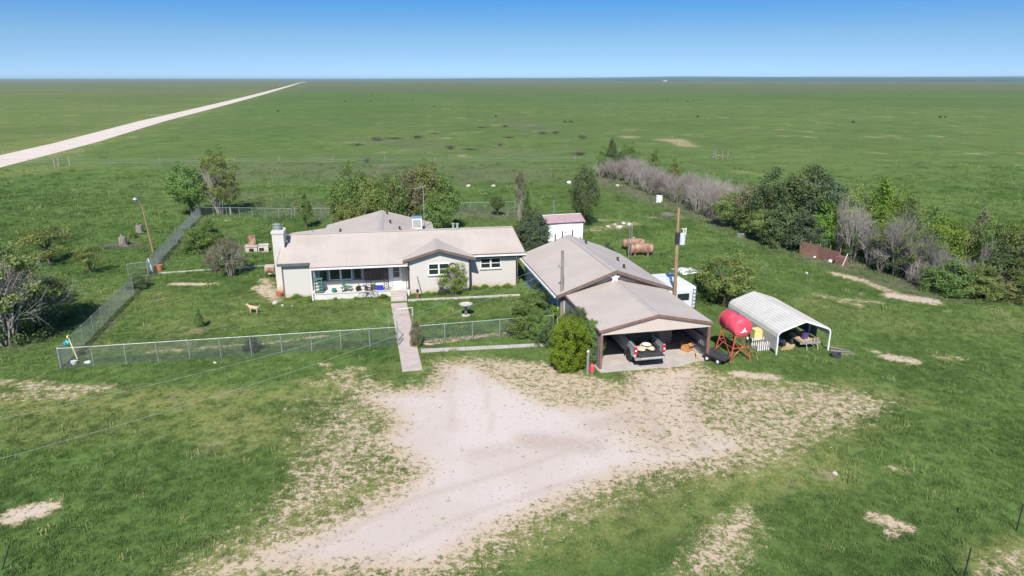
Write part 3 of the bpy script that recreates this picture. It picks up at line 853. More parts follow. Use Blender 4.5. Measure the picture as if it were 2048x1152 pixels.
for v in (2.6, 5.2, 7.7):
    for s_ in (-1, 1): MB().bx(s_*3.74-.06, s_*3.74+.06, v-.06, v+.06, 0, 2.6).build('post', M['post_brown'], cp)
for s_ in (-1, 1):
    m = MB(); m.bx(s_*3.83-.015, s_*3.83+.015, .2, 7.9, .05, 2.6)
    for i in range(26): m.bx(s_*3.80-.02, s_*3.80+.02, .3+i*.29, .34+i*.29, .05, 2.6)
    m.build('side_panel', M['sheet_grey'], cp)
    for z in (.7, 1.5, 2.3): MB().bx(s_*3.72-.035, s_*3.72+.035, .18, 7.9, z-.05, z+.05).build('girt', M['iron'], cp)
sl = MB().slab([(-3.95,-.45,-.1),(1.2,-.55,-.1),(3.6,.05,-.1),(3.95,.3,-.1),(3.95,7.95,-.1),(-3.95,7.95,-.1)], (0,0,.16)).build('carport_slab', M['concrete'], None, kind='structure')
sl.location = GO; sl.rotation_euler = (0,0,GA)
for i in range(3):
    MB().bx(1.25+i*.78, 2.0+i*.78, 7.90, 7.985, .07, 2.38).build('plywood_sheet', M['plywood'], garage)

# ---- pickup
def pickup():
    t = thing('pickup_truck', 'silver pickup standing in the carport with its tailgate down', 'pickup truck', gloc(-.47,-.28,.062), GA)
    def side_profile():
        p = [(.10,.62),(.10,1.36),(1.95,1.40),(1.95,.50)]
        arc = [(1.10+.50*math.cos(a), .42+.50*math.sin(a)) for a in [math.pi*i/10 for i in range(0, 11)]]
        arc = [q for q in arc if q[1] > .5]
        return p + arc
    for s in (-1, 1):
        pr = side_profile()
        m = MB(); m.slab([(s*1.0, y, z) for y, z in pr], (-s*.13, 0, 0))
        m.build('bed_side', M['silver'], t, bevel=.02)
        MB().bx(s*.90-.035, s*.90+.035, .12, 1.95, 1.405, 1.425).build('bed_rail_cap', M['plastic_black'], t)
        m = MB()
        for i in range(13):
            a0 = math.pi*i/12
            m.bxr((s*1.0, 1.10+.52*math.cos(a0), .42+.52*math.sin(a0)), (.06,.15,.05), (a0+math.pi/2, 0, 0))
        m.build('wheel_arch', M['plastic_black'], t)
        lt = MB().bx(s*.93-.085, s*.93+.085, .06, .16, .86, 1.34).build('taillight', M['taillight'], t, bevel=.02)
        MB().bx(s*.93-.06, s*.93+.06, .05, .062, 1.04, 1.14).build('reverse_lens', M['white'], lt)
    bf = MB(); bf.bx(-.87,.87,.10,1.95,.72,.78); bf.bx(-.87,.87,1.90,1.96,.78,1.40)
    for s in (-1, 1): bf.bx(s*.78-.09, s*.78+.09, .62, 1.55, .78, 1.02)
    for i in range(8): bf.bx(-.7+i*.2-.03,-.7+i*.2+.03,.12,1.9,.78,.795)
    bf.build('cargo_bed', M['plastic_black'], t)
    tg = MB(); tg.bxr((0,-.16,.80), (1.62,.54,.07), (R(3),0,0))
    tgo = tg.build('tailgate', M['plastic_black'], t, bevel=.015)
    MB().bxr((0,-.425,.772), (1.62,.02,.085), (R(3),0,0)).build('tailgate_skin', M['silver'], tgo)
    MB().bx(-.98,.98,-.02,.09,.46,.70).build('rear_bumper', M['chrome'], t, bevel=.03)
    MB().bx(-.16,.16,-.03,-.021,.50,.62).build('number_plate', M['white'], t)
    # cab and nose: lofted sections along y
    def loft(name, secs, mat, bev=.0):
        m = MB(); vs = []; fs = []
        for (y, wb, wt, z0, z1) in secs: vs += [(-wb,y,z0),(wb,y,z0),(wt,y,z1),(-wt,y,z1)]
        for i in range(len(secs)-1):
            for j in range(4): fs.append((i*4+j, i*4+(j+1)%4, (i+1)*4+(j+1)%4, (i+1)*4+j))
        fs.append((0,1,2,3)); n = (len(secs)-1)*4; fs.append((n+3,n+2,n+1,n))
        return m.add(vs, fs).build(name, mat, t, bevel=bev)
    loft('body', [(1.99,.98,.98,.45,1.36),(3.9,.99,.98,.45,1.36),(4.15,.99,.96,.62,1.30),(5.45,.97,.92,.62,1.18),(5.72,.90,.85,.5,1.0)], M['silver'], .03)
    loft('cab_roof', [(2.12,.96,.78,1.36,1.88),(2.4,.96,.80,1.36,1.94),(3.5,.96,.80,1.36,1.94),(4.2,.96,.78,1.30,1.36)], M['silver'], .03)
    MB().slab([(-.80,2.045,1.42),(.80,2.045,1.42),(.70,2.095,1.82),(-.70,2.095,1.82)], (0,-.012,0)).build('rear_window', M['glass'], t)
    MB().slab([(-.84,4.17,1.40),(.84,4.17,1.40),(.70,3.58,1.90),(-.70,3.58,1.90)], (0,.02,.02)).build('windshield', M['glass'], t)
    for s in (-1, 1):
        for y0, y1 in ((2.25,2.95),(3.05,3.75)):
            MB().slab([(s*.955,y0,1.42),(s*.955,y1,1.42),(s*.83,y1-.12,1.84),(s*.83,y0+.04,1.84)], (s*.012,0,0)).build('side_window', M['glass'], t)
            MB().bx(s*.99-.012, s*.99+.02, y0+.05, y0+.2, 1.14, 1.18).build('door_handle', M['chrome'], t)
        MB().bxr((s*1.12,3.75,1.38),(.2,.1,.24)).build('mirror', M['plastic_black'], t, bevel=.03)
        for y in (1.10, 4.72):
            tm = MB(); tm.lathe([(.26,-.13),(.38,-.12),(.41,-.08),(.41,.08),(.38,.12),(.26,.13)], (s*.86,y,.41), (1,0,0), 20)
            to = tm.build('wheel', M['rubber'], t)
            MB().lathe([(.05,-.13),(.24,-.11),(.26,-.10),(.26,.10),(.24,.11),(.05,.13)], (s*.86,y,.41), (1,0,0), 12).build('rim', M['steel'], to)
    t.scale = (1.06,1.06,1.05)
    m = MB(); m.bx(-.8,.8,.3,5.4,.42,.62); m.build('chassis', M['plastic_black'], t)
    return t
pickup()
def sack(u, v, z, sx, sy, sz, mat, label, rz=0):
    m = MB(); m.ell((0,0,sz), (sx,sy,sz), 12, 8)
    random.seed(int(u*100)+7)
    m.v = [(x+.03*mnoise.noise(Vector((x*6,y*6,z_*6+u))), y+.03*mnoise.noise(Vector((x*6+9,y*6,z_*6+u))), z_) for x, y, z_ in m.v]
    o = m.build('feed_sack', mat, None, smooth=True)
    o.location = gloc(-.47+u*1.06, -.28+v*1.06, .062+z*1.05); o.rotation_euler = (0,0,GA+rz)
    tag(o, label, 'sack', 'sacks in the pickup bed')
sack(-.35,.75,.80,.30,.42,.13,M['bag'],'tan feed sack lying at the left of the truck bed', .3)
sack(.02,1.05,.80,.30,.40,.14,M['bag_white'],'pale feed sack at the back of the truck bed', -.2)
sack(.30,.70,.80,.27,.38,.13,M['bag'],'tan feed sack lying at the right of the truck bed', .1)
sack(.05,.80,1.06,.27,.34,.11,M['bag_white'],'pale feed sack on top of the others in the truck bed', .9)

# ---- clutter in the carport
b_ = thing('workbench', 'cluttered workbench with a pale top inside the carport', 'workbench', gloc(1.75,3.6,.06), GA)
MB().bx(-1.0,1.0,-.45,.45,1.02,1.12).build('bench_top', M['white'], b_, bevel=.01)
m = MB(); m.bx(-.95,.9,-.38,.42,.02,1.0); m.build('cabinet', M['grey_wood'], b_)
for x in (-.48, .42): MB().bx(x-.40,x+.40,-.41,-.381,.1,.92).build('door', M['plastic_black'] if x < 0 else M['grey_wood'], b_)
for i, (x, y, sx, sz, mt) in enumerate(((-.7,.1,.35,.22,'sheet_grey'),(-.25,.15,.3,.16,'teal'),(.2,.05,.4,.12,'galv'),(.62,.12,.3,.26,'sheet_grey'))):
    o = MB().bxr((0,0,sz/2),(sx,.3,sz)).build('tool_box', M[mt], None, bevel=.02)
    o.location = gloc(1.75+x, 3.6+y, 1.121); o.rotation_euler = (0,0,GA+.1*i)
    tag(o, ['low grey tool box at the left end of the workbench','teal tool box on the workbench','flat steel box in the middle of the workbench','tall grey box at the right end of the workbench'][i], 'tool box', 'boxes on the workbench')
bx_ = thing('cardboard_box', 'torn orange brown cardboard box by the right carport wall', 'box', gloc(3.12,1.75,.061), GA+.5)
MB().bx(-.28,.28,-.28,.28,0,.52).build('carton', M['card'], bx_)
for a, dd_ in ((.6,(.0,-.28)),(-.7,(0,.28))): MB().bxr((0,dd_[1]*1.25,.56),(.54,.26,.012),(a,0,0)).build('flap', M['card'], bx_)
for i in range(3):
    o = MB().bx(-.06,.06,-.8,.8,0,.04).build('board', M['lumber'], None)
    o.location = gloc(3.10+.14*i,.45+.12*i,.061+.041*(i == 2)); o.rotation_euler = (0,0,GA-.55+.12*i)
    tag(o, ['pale board lying nearest the carport middle','pale board lying between two others on the slab','pale board lying nearest the right carport wall'][i], 'board', 'boards on the carport slab')
# black yard cart beside the right-hand post
yc = thing('yard_cart', 'black tipping yard cart standing beside the right carport post', 'cart', at(1434,722), GA+.55)
m = MB(); tub = [(-.40,-.62,.26),(.40,-.62,.26),(.48,.55,.32),(-.48,.55,.32)]
top = [(-.55,-.82,.40),(.55,-.82,.40),(.60,.72,.62),(-.60,.72,.62)]
for i in range(4):
    j = (i+1) % 4
    a = [Vector(tub[i]),Vector(tub[j]),Vector(top[j]),Vector(top[i])]
    n_ = (a[1]-a[0]).cross(a[3]-a[0]).normalized()*.025
    m.slab(a, n_)
m.slab(tub, (0,0,.03)); m.build('tub', M['plastic_black'], yc)
for s in (-1, 1):
    for y in (-.35, .45):
        wh = MB().lathe([(.1,-.06),(.2,-.06),(.21,0),(.2,.06),(.1,.06)], (s*.5,y,.21), (1,0,0), 16).build('wheel', M['rubber'], yc)
        MB().lathe([(.02,-.065),(.1,-.062),(.1,.062),(.02,.065)], (s*.5,y,.21), (1,0,0), 10).build('hub', M['white'], wh)
m = MB(); m.path([(0,.6,.28),(0,1.3,.42),(0,1.9,.75)], .025); m.tube((-.16,1.9,.75),(.16,1.9,.75),.025); m.bx(-.45,.45,-.4,.5,.20,.26)
m.build('drawbar', M['iron'], yc)

# ---- vine post with red can
gp = thing('bollard_post', 'short grey weathered post in front of the vine', 'post', at(1175,748), .1)
MB().tube((0,0,-.1),(0,0,1.5),.10,.09,10).build('shaft', M['grey_wood'], gp); MB().lathe([(.13,0),(.13,.06),(.05,.16)], (0,0,1.5), n=10).build('cap', M['galv'], gp)
rc = thing('red_hydrant', 'small red yard hydrant beside the grey post', 'hydrant', at(1184,744), 0)
MB().lathe([(.13,0),(.15,.05),(.15,.42),(.11,.5),(.05,.56)], n=12).build('body', M['red'], rc); MB().tube((0,0,.5),(.1,-.08,.68),.025).build('lever', M['iron'], rc)

# ================================================================== RED FUEL TANK
ft = thing('fuel_tank', 'red overhead fuel tank on a tall red braced stand', 'fuel tank', (14.95,43.0,0), R(14))
RT, ZT, LT = .66, 2.36, 1.0
m = MB(); m.lathe([(.05,-LT-.10),(.35,-LT-.07),(.60,-LT-.01),(RT,-LT+.05),(RT,LT-.05),(.60,LT+.01),(.35,LT+.07),(.05,LT+.10)], (0,0,ZT), (0,1,0), 32)
tank = m.build('tank_shell', M['red'], ft, smooth=True)
e_ = tank.modifiers.new('edge', 'EDGE_SPLIT'); e_.split_angle = R(50)
for y in (-LT+.06, 0, LT-.06): MB().lathe([(RT+.004,-.02),(RT+.012,-.012),(RT+.012,.012),(RT+.004,.02)], (0,y,ZT), (0,1,0), 32).build('band', M['red'], ft)
m = MB(); m.lathe([(.06,0),(.06,.10),(.10,.11),(.10,.15)], (0,-.3,ZT+RT-.01), n=10); m.lathe([(.04,0),(.04,.12)], (0,.45,ZT+RT-.01), n=8); m.build('filler_cap', M['steel'], ft)
# white winged mark on the end
y_ = -LT-.125
m = MB(); m.slab([(-.31,y_,ZT-.27),(-.14,y_,ZT-.20),(-.02,y_,ZT-.02),(.04,y_,ZT+.10),(.07,y_,ZT-.06),(.14,y_,ZT-.16),(.23,y_,ZT-.24),(.10,y_,ZT-.25),(.03,y_,ZT-.19),(-.05,y_,ZT-.25)], (0,.035,0))
m.build('white_emblem', M['white'], ft)
for s in (-1, 1):
    for e in (-1, 1):
        MB().tube((s*.74,e*1.0,-.05),(s*.40,e*.8,ZT-.42),.042,n=6).build('leg', M['red_leg'], ft)
m = MB()
for e in (-1, 1):
    y = e*.86
    m.tube((-.40,y,1.9),(.40,y,1.9),.035); m.tube((-.58,e*.92,.95),(.58,e*.92,.95),.03)
    m.tube((-.70,e*.98,.22),(.50,e*.85,1.35),.022); m.tube((.70,e*.98,.22),(-.50,e*.85,1.35),.022)
for s in (-1, 1):
    m.tube((s*.42,-.8,1.85),(s*.42,.8,1.85),.035); m.tube((s*.58,-.92,.95),(s*.58,.92,.95),.022)
    m.tube((s*.68,-.97,.3),(s*.46,.84,1.6),.018)
m.build('brace', M['red_leg'], ft)
m = MB(); m.bxr((.36,-1.06,1.48),(.20,.18,.24)); m.path([(.36,-1.1,1.4),(.30,-1.15,.9),(.5,-1.12,.7),(.62,-1.05,1.3)], .02); m.build('pump_hose', M['plastic_black'], ft)
m = MB(); m.bxr((.30,-1.1,1.68),(.10,.10,.12)); m.build('pump_meter', M['white'], ft)
# yellow box and crate right of the tank
yb = thing('yellow_cabinet', 'pale yellow metal cabinet between red tank and metal carport', 'cabinet', at(1512,688), R(10))
MB().bx(-.36,.36,-.3,.3,.35,1.1).build('cabinet_body', M['yellow'], yb, bevel=.03); MB().bx(-.38,.38,-.32,.32,1.101,1.15).build('lid', M['yellow'], yb)
for sx in (-1,1):
    for sy in (-1,1): MB().bx(sx*.3-.03,sx*.3+.03,sy*.24-.03,sy*.24+.03,0,.349).build('leg', M['iron'], yb)
wc = thing('wire_crate', 'white slatted metal crate standing in front of the yellow cabinet', 'crate', at(1524,698), R(15))
for i in range(8): MB().bx(-.62+i*.17,-.55+i*.17,-.38,-.34,.05,.66+.05*math.sin(i*2)).build('slat', M['white'], wc)
for i in range(8): MB().bx(-.62+i*.17,-.55+i*.17,.34,.38,.05,.74).build('slat', M['white'], wc)
m = MB(); [m.bx(-.66,.66,y-.02,y+.02,z,z+.05) for y in (-.30,.30) for z in (.12,.5)]; m.bx(-.64,.64,-.28,.28,.05,.09); m.build('frame', M['grey_wood'], wc)

# ================================================================== METAL CARPORT
mc = thing('metal_shelter', 'low round shouldered metal carport with pale ribbed roof', 'carport', (17.95,43.15,0), R(10.5))
prof = [(0,1.18),(.02,1.42),(.10,1.60),(.28,1.74),(2.0,2.34),(3.72,1.74),(3.90,1.60),(3.98,1.42),(4.0,1.18)]
Lm = 6.9
inn = [(x+(2-x)*.012, z-.035) for x, z in prof]
m = MB(); m.slab([(x,0,z) for x, z in prof] + [(x,0,z) for x, z in reversed(inn)], (0,Lm,0))
ro = m.build('roof', M['carport'], mc)
# ribs running the length of the roof
def along(prof, s):
    for a, b in zip(prof[:-1], prof[1:]):
        l = math.hypot(b[0]-a[0], b[1]-a[1])
        if s <= l: return (a[0]+(b[0]-a[0])*s/l, a[1]+(b[1]-a[1])*s/l, math.atan2(b[1]-a[1], b[0]-a[0]))
        s -= l
    return None
s_ = .1; ribs = []
while True:
    q = along(prof, s_)
    if not q: break
    ribs.append(q); s_ += .235
for x, z, a in ribs:
    m = MB(); m.bxr((x-math.sin(a)*.012, Lm/2, z+math.cos(a)*.012), (.05, Lm+.01, .03), (0,-a,0)); m.build('roof_rib', M['carport'], mc)
for y in (0, 3.45, Lm):
    m = MB()
    for p_, q_ in zip(inn[:-1], inn[1:]): m.tube((p_[0],y,p_[1]-.03),(q_[0],y,q_[1]-.03),.032,n=6)
    m.build('roof_bow', M['carport_white'], mc)
m = MB()
for p_, q_ in zip(prof[:-1], prof[1:]): m.slab([(p_[0],-.03,p_[1]-.10),(q_[0],-.03,q_[1]-.10),(q_[0],-.03,q_[1]+.03),(p_[0],-.03,p_[1]+.03)], (0,.03,0))
m.build('front_trim', M['carport_white'], mc)
for x in (.05, 3.95):
    for y in (.0, 2.3, 4.6, Lm-.05): MB().bx(x-.04,x+.04,y-.04,y+.04,0,1.3).build('post', M['carport_white'], mc)
def rib_wall(name, pts0, pts1, n, mat):
    m = MB(); m.slab(pts0, pts1); m.build(name, mat, mc)
rib_wall('side_panel', [(-.01,.06,.30),(-.01,Lm,.12),(-.01,Lm,1.25),(-.01,.06,1.25)], (.02,0,0), 0, pm('dull_panel', (.36,.36,.34), (.30,.30,.28), .9, .5, .2))
for i in range(6): MB().bx(-.035,-.012,.08,Lm-.02,.36+i*.15,.39+i*.15).build('panel_rib', M['carport'], mc)
rib_wall('side_panel', [(4.01,1.5,.5),(4.01,Lm,.3),(4.01,Lm,1.25),(4.01,1.5,1.25)], (-.02,0,0), 0, M['sheet_grey'])
rib_wall('back_panel', [(0,Lm-.02,0),(4,Lm-.02,0)]+[(x,Lm-.02,z-.02) for x, z in reversed(prof)], (0,.02,0), 0, M['sheet_grey'])
def mloc(x, y, z=0):
    a = R(10.5); return Vector((17.95+x*math.cos(a)-y*math.sin(a), 43.15+x*math.sin(a)+y*math.cos(a), z))
# riding mower / small tractor
tr = thing('garden_tractor', 'dark blue garden tractor parked at the left of the metal carport', 'tractor', mloc(.85,1.7), R(9))
MB().bxr((0,.7,.62),(.52,.9,.42)).build('hood', M['navy'], tr, bevel=.05); MB().bxr((0,-.25,.55),(.75,.7,.3)).build('rear_body', M['navy'], tr, bevel=.04)
m = MB(); m.bxr((0,-.3,.80),(.42,.4,.10)); m.bxr((0,-.5,1.0),(.42,.08,.36)); m.build('seat', M['plastic_black'], tr, bevel=.02)
for s in (-1, 1):
    w2 = MB().lathe([(.12,-.12),(.28,-.11),(.30,0),(.28,.11),(.12,.12)], (s*.48,-.35,.30), (1,0,0), 16).build('wheel', M['rubber'], tr)
    MB().lathe([(.02,-.125),(.13,-.12),(.13,.12),(.02,.125)], (s*.48,-.35,.30), (1,0,0), 10).build('rim', M['sheet_grey'], w2)
    MB().lathe([(.08,-.08),(.19,-.07),(.2,0),(.19,.07),(.08,.08)], (s*.40,.95,.20), (1,0,0), 14).build('wheel', M['rubber'], tr)
m = MB(); m.tube((0,.25,.8),(0,.05,1.02),.025); m.lathe([(.17,-.015),(.19,0),(.17,.015)], (0,.03,1.03), (0,-.6,1), 16); m.build('steering_wheel', M['plastic_black'], tr)
bin_ = MB().lathe([(.26,0),(.30,.75),(.32,.78)], n=16).build('blue_drum', pm('blue_drum_plastic', (.04,.12,.26), (.03,.09,.2), 3, .4), None); bin_.location = mloc(.6,3.4)
tag(bin_, 'blue plastic drum behind the garden tractor', 'drum')
# utility trailer loaded with lumber
ut = thing('utility_trailer', 'small flat trailer loaded with boards at the right of the metal carport', 'trailer', mloc(2.95,1.35), R(9))
MB().bx(-.75,.75,-.8,1.0,.48,.55).build('deck', M['grey_wood'], ut)
m = MB(); m.bx(-.78,.78,-.84,-.79,.40,.50); m.path([(0,-.8,.45),(0,-1.3,.42)],.035); m.path([(-.3,-.8,.42),(-.3,-1.0,.02)],.02); m.path([(.5,-.8,.42),(.5,-1.05,.02)],.02); m.build('frame', M['galv'], ut)
for s in (-1, 1): MB().lathe([(.1,-.07),(.24,-.07),(.25,0),(.24,.07),(.1,.07)], (s*.86,.2,.25), (1,0,0), 14).build('wheel', M['rubber'], ut)
for i in range(6): MB().bx(.05+i*.12,.10+i*.12,-.78,-.74,.55,.82).build('stake', M['rust_panel'] if i % 2 else M['lumber'], ut)
random.seed(5)
for i in range(6):
    o = MB().bx(-.07,.07,-.75,.75,0,.045).build('board', M['lumber'], None)
    o.location = mloc(2.45+.13*i, 1.4, .551+(.05 if i % 2 else 0)+.05*(i//3)); o.rotation_euler = (random.uniform(-.03,.08), random.uniform(-.05,.05), R(9)+random.uniform(-.25,.25))
    tag(o, 'pale board lying loose on the small flat trailer', 'board', 'boards on the trailer')
pb = MB().lathe([(.20,0),(.27,.42),(.29,.44)], n=14).build('purple_tub', M['purple'], None); pb.location = mloc(2.75,1.0,.68)
tag(pb, 'purple plastic tub on the loaded trailer', 'tub')
for i in range(5):
    o = MB().bx(-.07,.07,-.9,.9,0,.05).build('board', M['lumber'], None)
    o.location = mloc(1.5+.17*i, 1.3, .01); o.rotation_euler = (0,0,R(9)-.75)
    tag(o, 'pale board lying on the ground between tractor and trailer', 'board', 'boards under the metal carport')
for i in range(5):
    o = MB().bx(-.05,.05,-.7,.7,0,.05).build('board', M['grey_wood'], None)
    p_ = at(1672+i*4, 697+i*3); o.location = (p_.x,p_.y,.02+.05*(i % 2)); o.rotation_euler = (0,0,.9+.15*i)
    tag(o, 'weathered grey board in the grass right of the metal carport', 'board', 'boards beside the metal carport')
bb = MB().lathe([(.30,0),(.34,.04),(.34,.26),(.29,.27),(.27,.1)], n=14).build('rubber_tub', M['plastic_black'], None); p_ = at(1671,714); bb.location = p_
tag(bb, 'low black rubber tub in the grass before the metal carport', 'tub')

# ================================================================== CAMPER, TARPS
cm = thing('camper_trailer', 'white rounded camper trailer parked behind the carport', 'camper', (13.0,53.0,0), R(13))
m = MB(); m.bx(-1.2,1.2,-2.0,2.2,.45,2.45); bo = m.build('shell', M['camper'], cm)
bv = bo.modifiers.new('bevel','BEVEL'); bv.width = .30; bv.segments = 5
for y in (-.9, .9): MB().bx(1.195,1.215,y-.4,y+.4,1.3,1.85).build('window', M['glass'], cm)
MB().bx(-.5,.5,-2.02,-1.995,1.35,1.9).build('window', M['glass'], cm)
m = MB(); m.bx(-.4,.4,-.3,.3,2.45,2.62); m.build('roof_hatch', M['white'], cm, bevel=.03)
for s in (-1, 1):
    for y in (-.35,.45): MB().lathe([(.12,-.1),(.33,-.1),(.34,0),(.33,.1),(.12,.1)], (s*1.0,y,.34), (1,0,0), 16).build('wheel', M['rubber'], cm)
m = MB(); m.path([(.8,-2.02,.5),(.8,-2.06,2.3)],.02); m.path([(1.1,-2.02,.5),(1.1,-2.06,2.3)],.02); [m.tube((.8,-2.05,.7+.3*i),(1.1,-2.05,.7+.3*i),.016) for i in range(6)]; m.build('ladder', M['iron'], cm)
m = MB(); m.path([(0,2.2,.5),(0,3.0,.5)],.05); m.build('drawbar', M['iron'], cm)
def sheet(name, label, cat, loc, w, h, seed, mat, rz):
    rng = random.Random(seed); m = MB(); n = 9; vs = []; fs = []
    for i in range(n):
        for j in range(n):
            x = (i/(n-1)-.5)*w*(1+.15*mnoise.noise(Vector((j*.6,seed,0)))); y = (j/(n-1)-.5)*h*(1+.2*mnoise.noise(Vector((i*.6,seed,5))))
            vs.append((x, y, .05+.14*max(0, mnoise.noise(Vector((x*1.4, y*1.4, seed)))+.25)))
    for i in range(n-1):
        for j in range(n-1): fs.append((i*n+j,(i+1)*n+j,(i+1)*n+j+1,i*n+j+1))
    o = m.add(vs, fs).build(name, mat, None, smooth=True); o.location = loc; o.rotation_euler = (0,0,rz)
    sd_ = o.modifiers.new('thick','SOLIDIFY'); sd_.thickness = .02
    tag(o, label, cat); return o
sheet('tarp', 'crumpled white tarp lying on the grass behind the camper', 'tarp', at(1373,543), 2.2, 2.4, 3, M['tarp'], .3)

# ================================================================== SHED, PROPANE TANKS
sh = thing('storage_shed', 'white metal shed with maroon roof behind the garage', 'shed', (4.11,77.15,0), R(15))
MB().bx(0,4.4,0,3.2,-.1,2.15).build('wall', M['shed_white'], sh)
MB().bx(-.03,-.002,.25,3.15,-.05,2.1).build('side_wall', M['shed_teal'], sh)
for i in range(3): MB().bx(-.06,-.031,.3+i*.95,.36+i*.95,0,2.1).build('side_batten', M['teal'], sh)
m = MB(); m.slab([(-.2,-.2,2.14),(4.55,-.2,2.14),(4.55,1.5,2.72),(-.2,1.5,2.72)], (0,0,.05)); m.slab([(-.2,1.5,2.72),(4.55,1.5,2.72),(4.55,3.4,2.1),(-.2,3.4,2.1)], (0,0,.05)); m.build('roof', M['shed_roof'], sh)
m = MB(); m.slab([(0,0,2.15),(0,3.2,2.15),(0,1.5,2.70)], (.03,0,0)); m.slab([(4.4,0,2.15),(4.4,3.2,2.15),(4.4,1.5,2.70)], (-.03,0,0)); m.build('gable', M['shed_white'], sh)
MB().bx(-.22,4.57,1.36,1.64,2.775,2.81).build('ridge_cap', M['white'], sh)
for i in range(2): MB().bx(1.3+i*.92,2.2+i*.92,-.035,-.002,.05,1.95).build('door', M['shed_white'], sh)
MB().bx(2.16,2.24,-.06,-.036,.9,1.05).build('handle', M['iron'], sh)
for x in (0.0, 4.34): MB().bx(x,x+.06,-.03,-.001,0,2.12).build('corner_trim', M['shed_teal'], sh)
def propane(label, loc, rz, l, r_, mat):
    t = thing('propane_tank', label, 'propane tank', loc, rz, 'rusty propane tanks behind the garage')
    z = r_+.25
    m = MB(); pr = []
    for i in range(7):
        a = math.pi/2*i/6; pr.append((max(.02, r_*math.sin(a)), -l/2-r_*.6*math.cos(a)))
    pr += [(r, -y) for r, y in reversed(pr)]
    m.lathe(pr, (0,0,z), (1,0,0), 24); m.build('tank_shell', mat, t, smooth=True)
    MB().lathe([(.17,0),(.17,.16),(.14,.21),(.03,.23)], (0,0,z+r_-.03), n=14).build('valve_dome', mat, t)
    for s in (-1, 1): MB().bx(s*l*.33-.08, s*l*.33+.08, -r_*.7, r_*.7, -.05, .45).build('leg', M['rust_panel'], t)
propane('rusty propane tank nearest the garage, lying lengthwise', at(1281,512), R(4), 2.1, .55, M['rust'])
propane('rusty propane tank behind the nearer rusty tank', at(1266,500), R(4), 1.9, .52, M['rust'])

# ================================================================== VEGETATION
def crown_mesh(kind, seed, n_clump, n_leaf, leaf, shape='oval', spread=.16):
    """leaf cluster crown in a unit box (x,y in -.5..+.5, z 0..1); many small leaf faces round scattered twig tips"""
    rng = np.random.default_rng(seed)
    C = []
    while len(C) < n_clump:
        p = rng.uniform(-1, 1, 3); r = np.linalg.norm(p)
        if r > 1 or r < .05: continue
        p = p/r * r**.55
        lump = .72+.28*(mnoise.noise(Vector((p[0]*1.9+seed, p[1]*1.9, p[2]*1.9)))*1.6+.5)
        x, y, z = p*lump
        if shape == 'oval': q = (x*.5, y*.5, .52+z*.48)
        elif shape == 'dome':
            if z < -.35: continue
            q = (x*.5, y*.5, (z+.35)/1.35)
        elif shape == 'column':
            zz = (z+1)/2; wd = (.62+.55*math.sin(math.pi*min(1, zz*1.05+.12)))*.95
            q = (x*.46*wd, y*.46*wd, zz)
        elif shape == 'cone':
            zz = (z+1)/2; wd = 1.05-zz*.95
            q = (x*.5*wd, y*.5*wd, zz)
        elif shape == 'spiky':
            zz = (z+1)/2; wd = 1.0-.65*zz
            q = (x*.5*wd, y*.5*wd, zz)
        elif shape == 'box': q = (np.clip(p[0]*.62,-.5,.5), np.clip(p[1]*.62,-.5,.5), np.clip(.5+p[2]*.62,0,1))
        C.append(q)
    C = np.array(C)
    tot = n_clump*n_leaf
    base = np.repeat(C, n_leaf, 0)
    off = rng.normal(0, 1, (tot, 3)); off *= (spread*.5*rng.uniform(.3, 1.2, tot)/np.linalg.norm(off, axis=1))[:, None]*np.array([1, 1, .8])
    P = base+off
    outw = P-np.array([0, 0, .45]); outw /= np.linalg.norm(outw, axis=1)[:, None]+1e-9
    nrm = outw*.55+rng.normal(0, .55, (tot, 3))+np.array([0, 0, .35]); nrm /= np.linalg.norm(nrm, axis=1)[:, None]
    a = np.cross(nrm, rng.normal(0, 1, (tot, 3))); a /= np.linalg.norm(a, axis=1)[:, None]+1e-9
    b = np.cross(nrm, a)
    s = (leaf*rng.uniform(.55, 1.25, tot))[:, None]
    V = np.stack([P-a*s*.5, P+b*s*.32, P+a*s*.5, P-b*s*.32], 1).reshape(-1, 3)
    me = bpy.data.meshes.new('crown_'+kind)
    me.vertices.add(tot*4); me.loops.add(tot*4); me.polygons.add(tot)
    me.vertices.foreach_set('co', V.ravel()); me.loops.foreach_set('vertex_index', np.arange(tot*4, dtype=np.int32))
    me.polygons.foreach_set('loop_start', np.arange(0, tot*4, 4, dtype=np.int32)); me.update(calc_edges=True)
    tone = np.clip(np.repeat(rng.uniform(0, 1, n_clump), n_leaf)*.6+rng.uniform(0, .4, tot), 0, 1)
    at_ = me.attributes.new('tone', 'FLOAT', 'FACE'); at_.data.foreach_set('value', tone.astype(np.float32))
    return me

def trunk_mesh(seed, n_limb=5, lean=.05, thin=1.0):
    rng = random.Random(seed); m = MB()
    top = Vector((rng.uniform(-lean, lean), rng.uniform(-lean, lean), .55))
    mid = Vector((top.x*.5+rng.uniform(-.02, .02), top.y*.4, .28))
    m.tube((0,0,-.04), mid, .040*thin, .030*thin, 8, False); m.tube(mid, top, .030*thin, .018*thin, 8, False)
    for i in range(n_limb):
        a = 2*math.pi*i/n_limb+rng.uniform(-.4, .4); st = mid.lerp(top, rng.uniform(0, 1))
        e1 = st+Vector((math.cos(a)*.14, math.sin(a)*.14, rng.uniform(.12, .2))); e2 = e1+Vector((math.cos(a+.3)*.12, math.sin(a+.3)*.12, rng.uniform(.12, .24)))
        m.tube(st, e1, .018*thin, .011*thin, 5, False); m.tube(e1, e2, .011*thin, .004*thin, 5, False)
        e3 = e1+Vector((math.cos(a-.7)*.12, math.sin(a-.7)*.12, rng.uniform(.08, .18)))
        m.tube(e1, e3, .008*thin, .003*thin, 4, False)
    return m

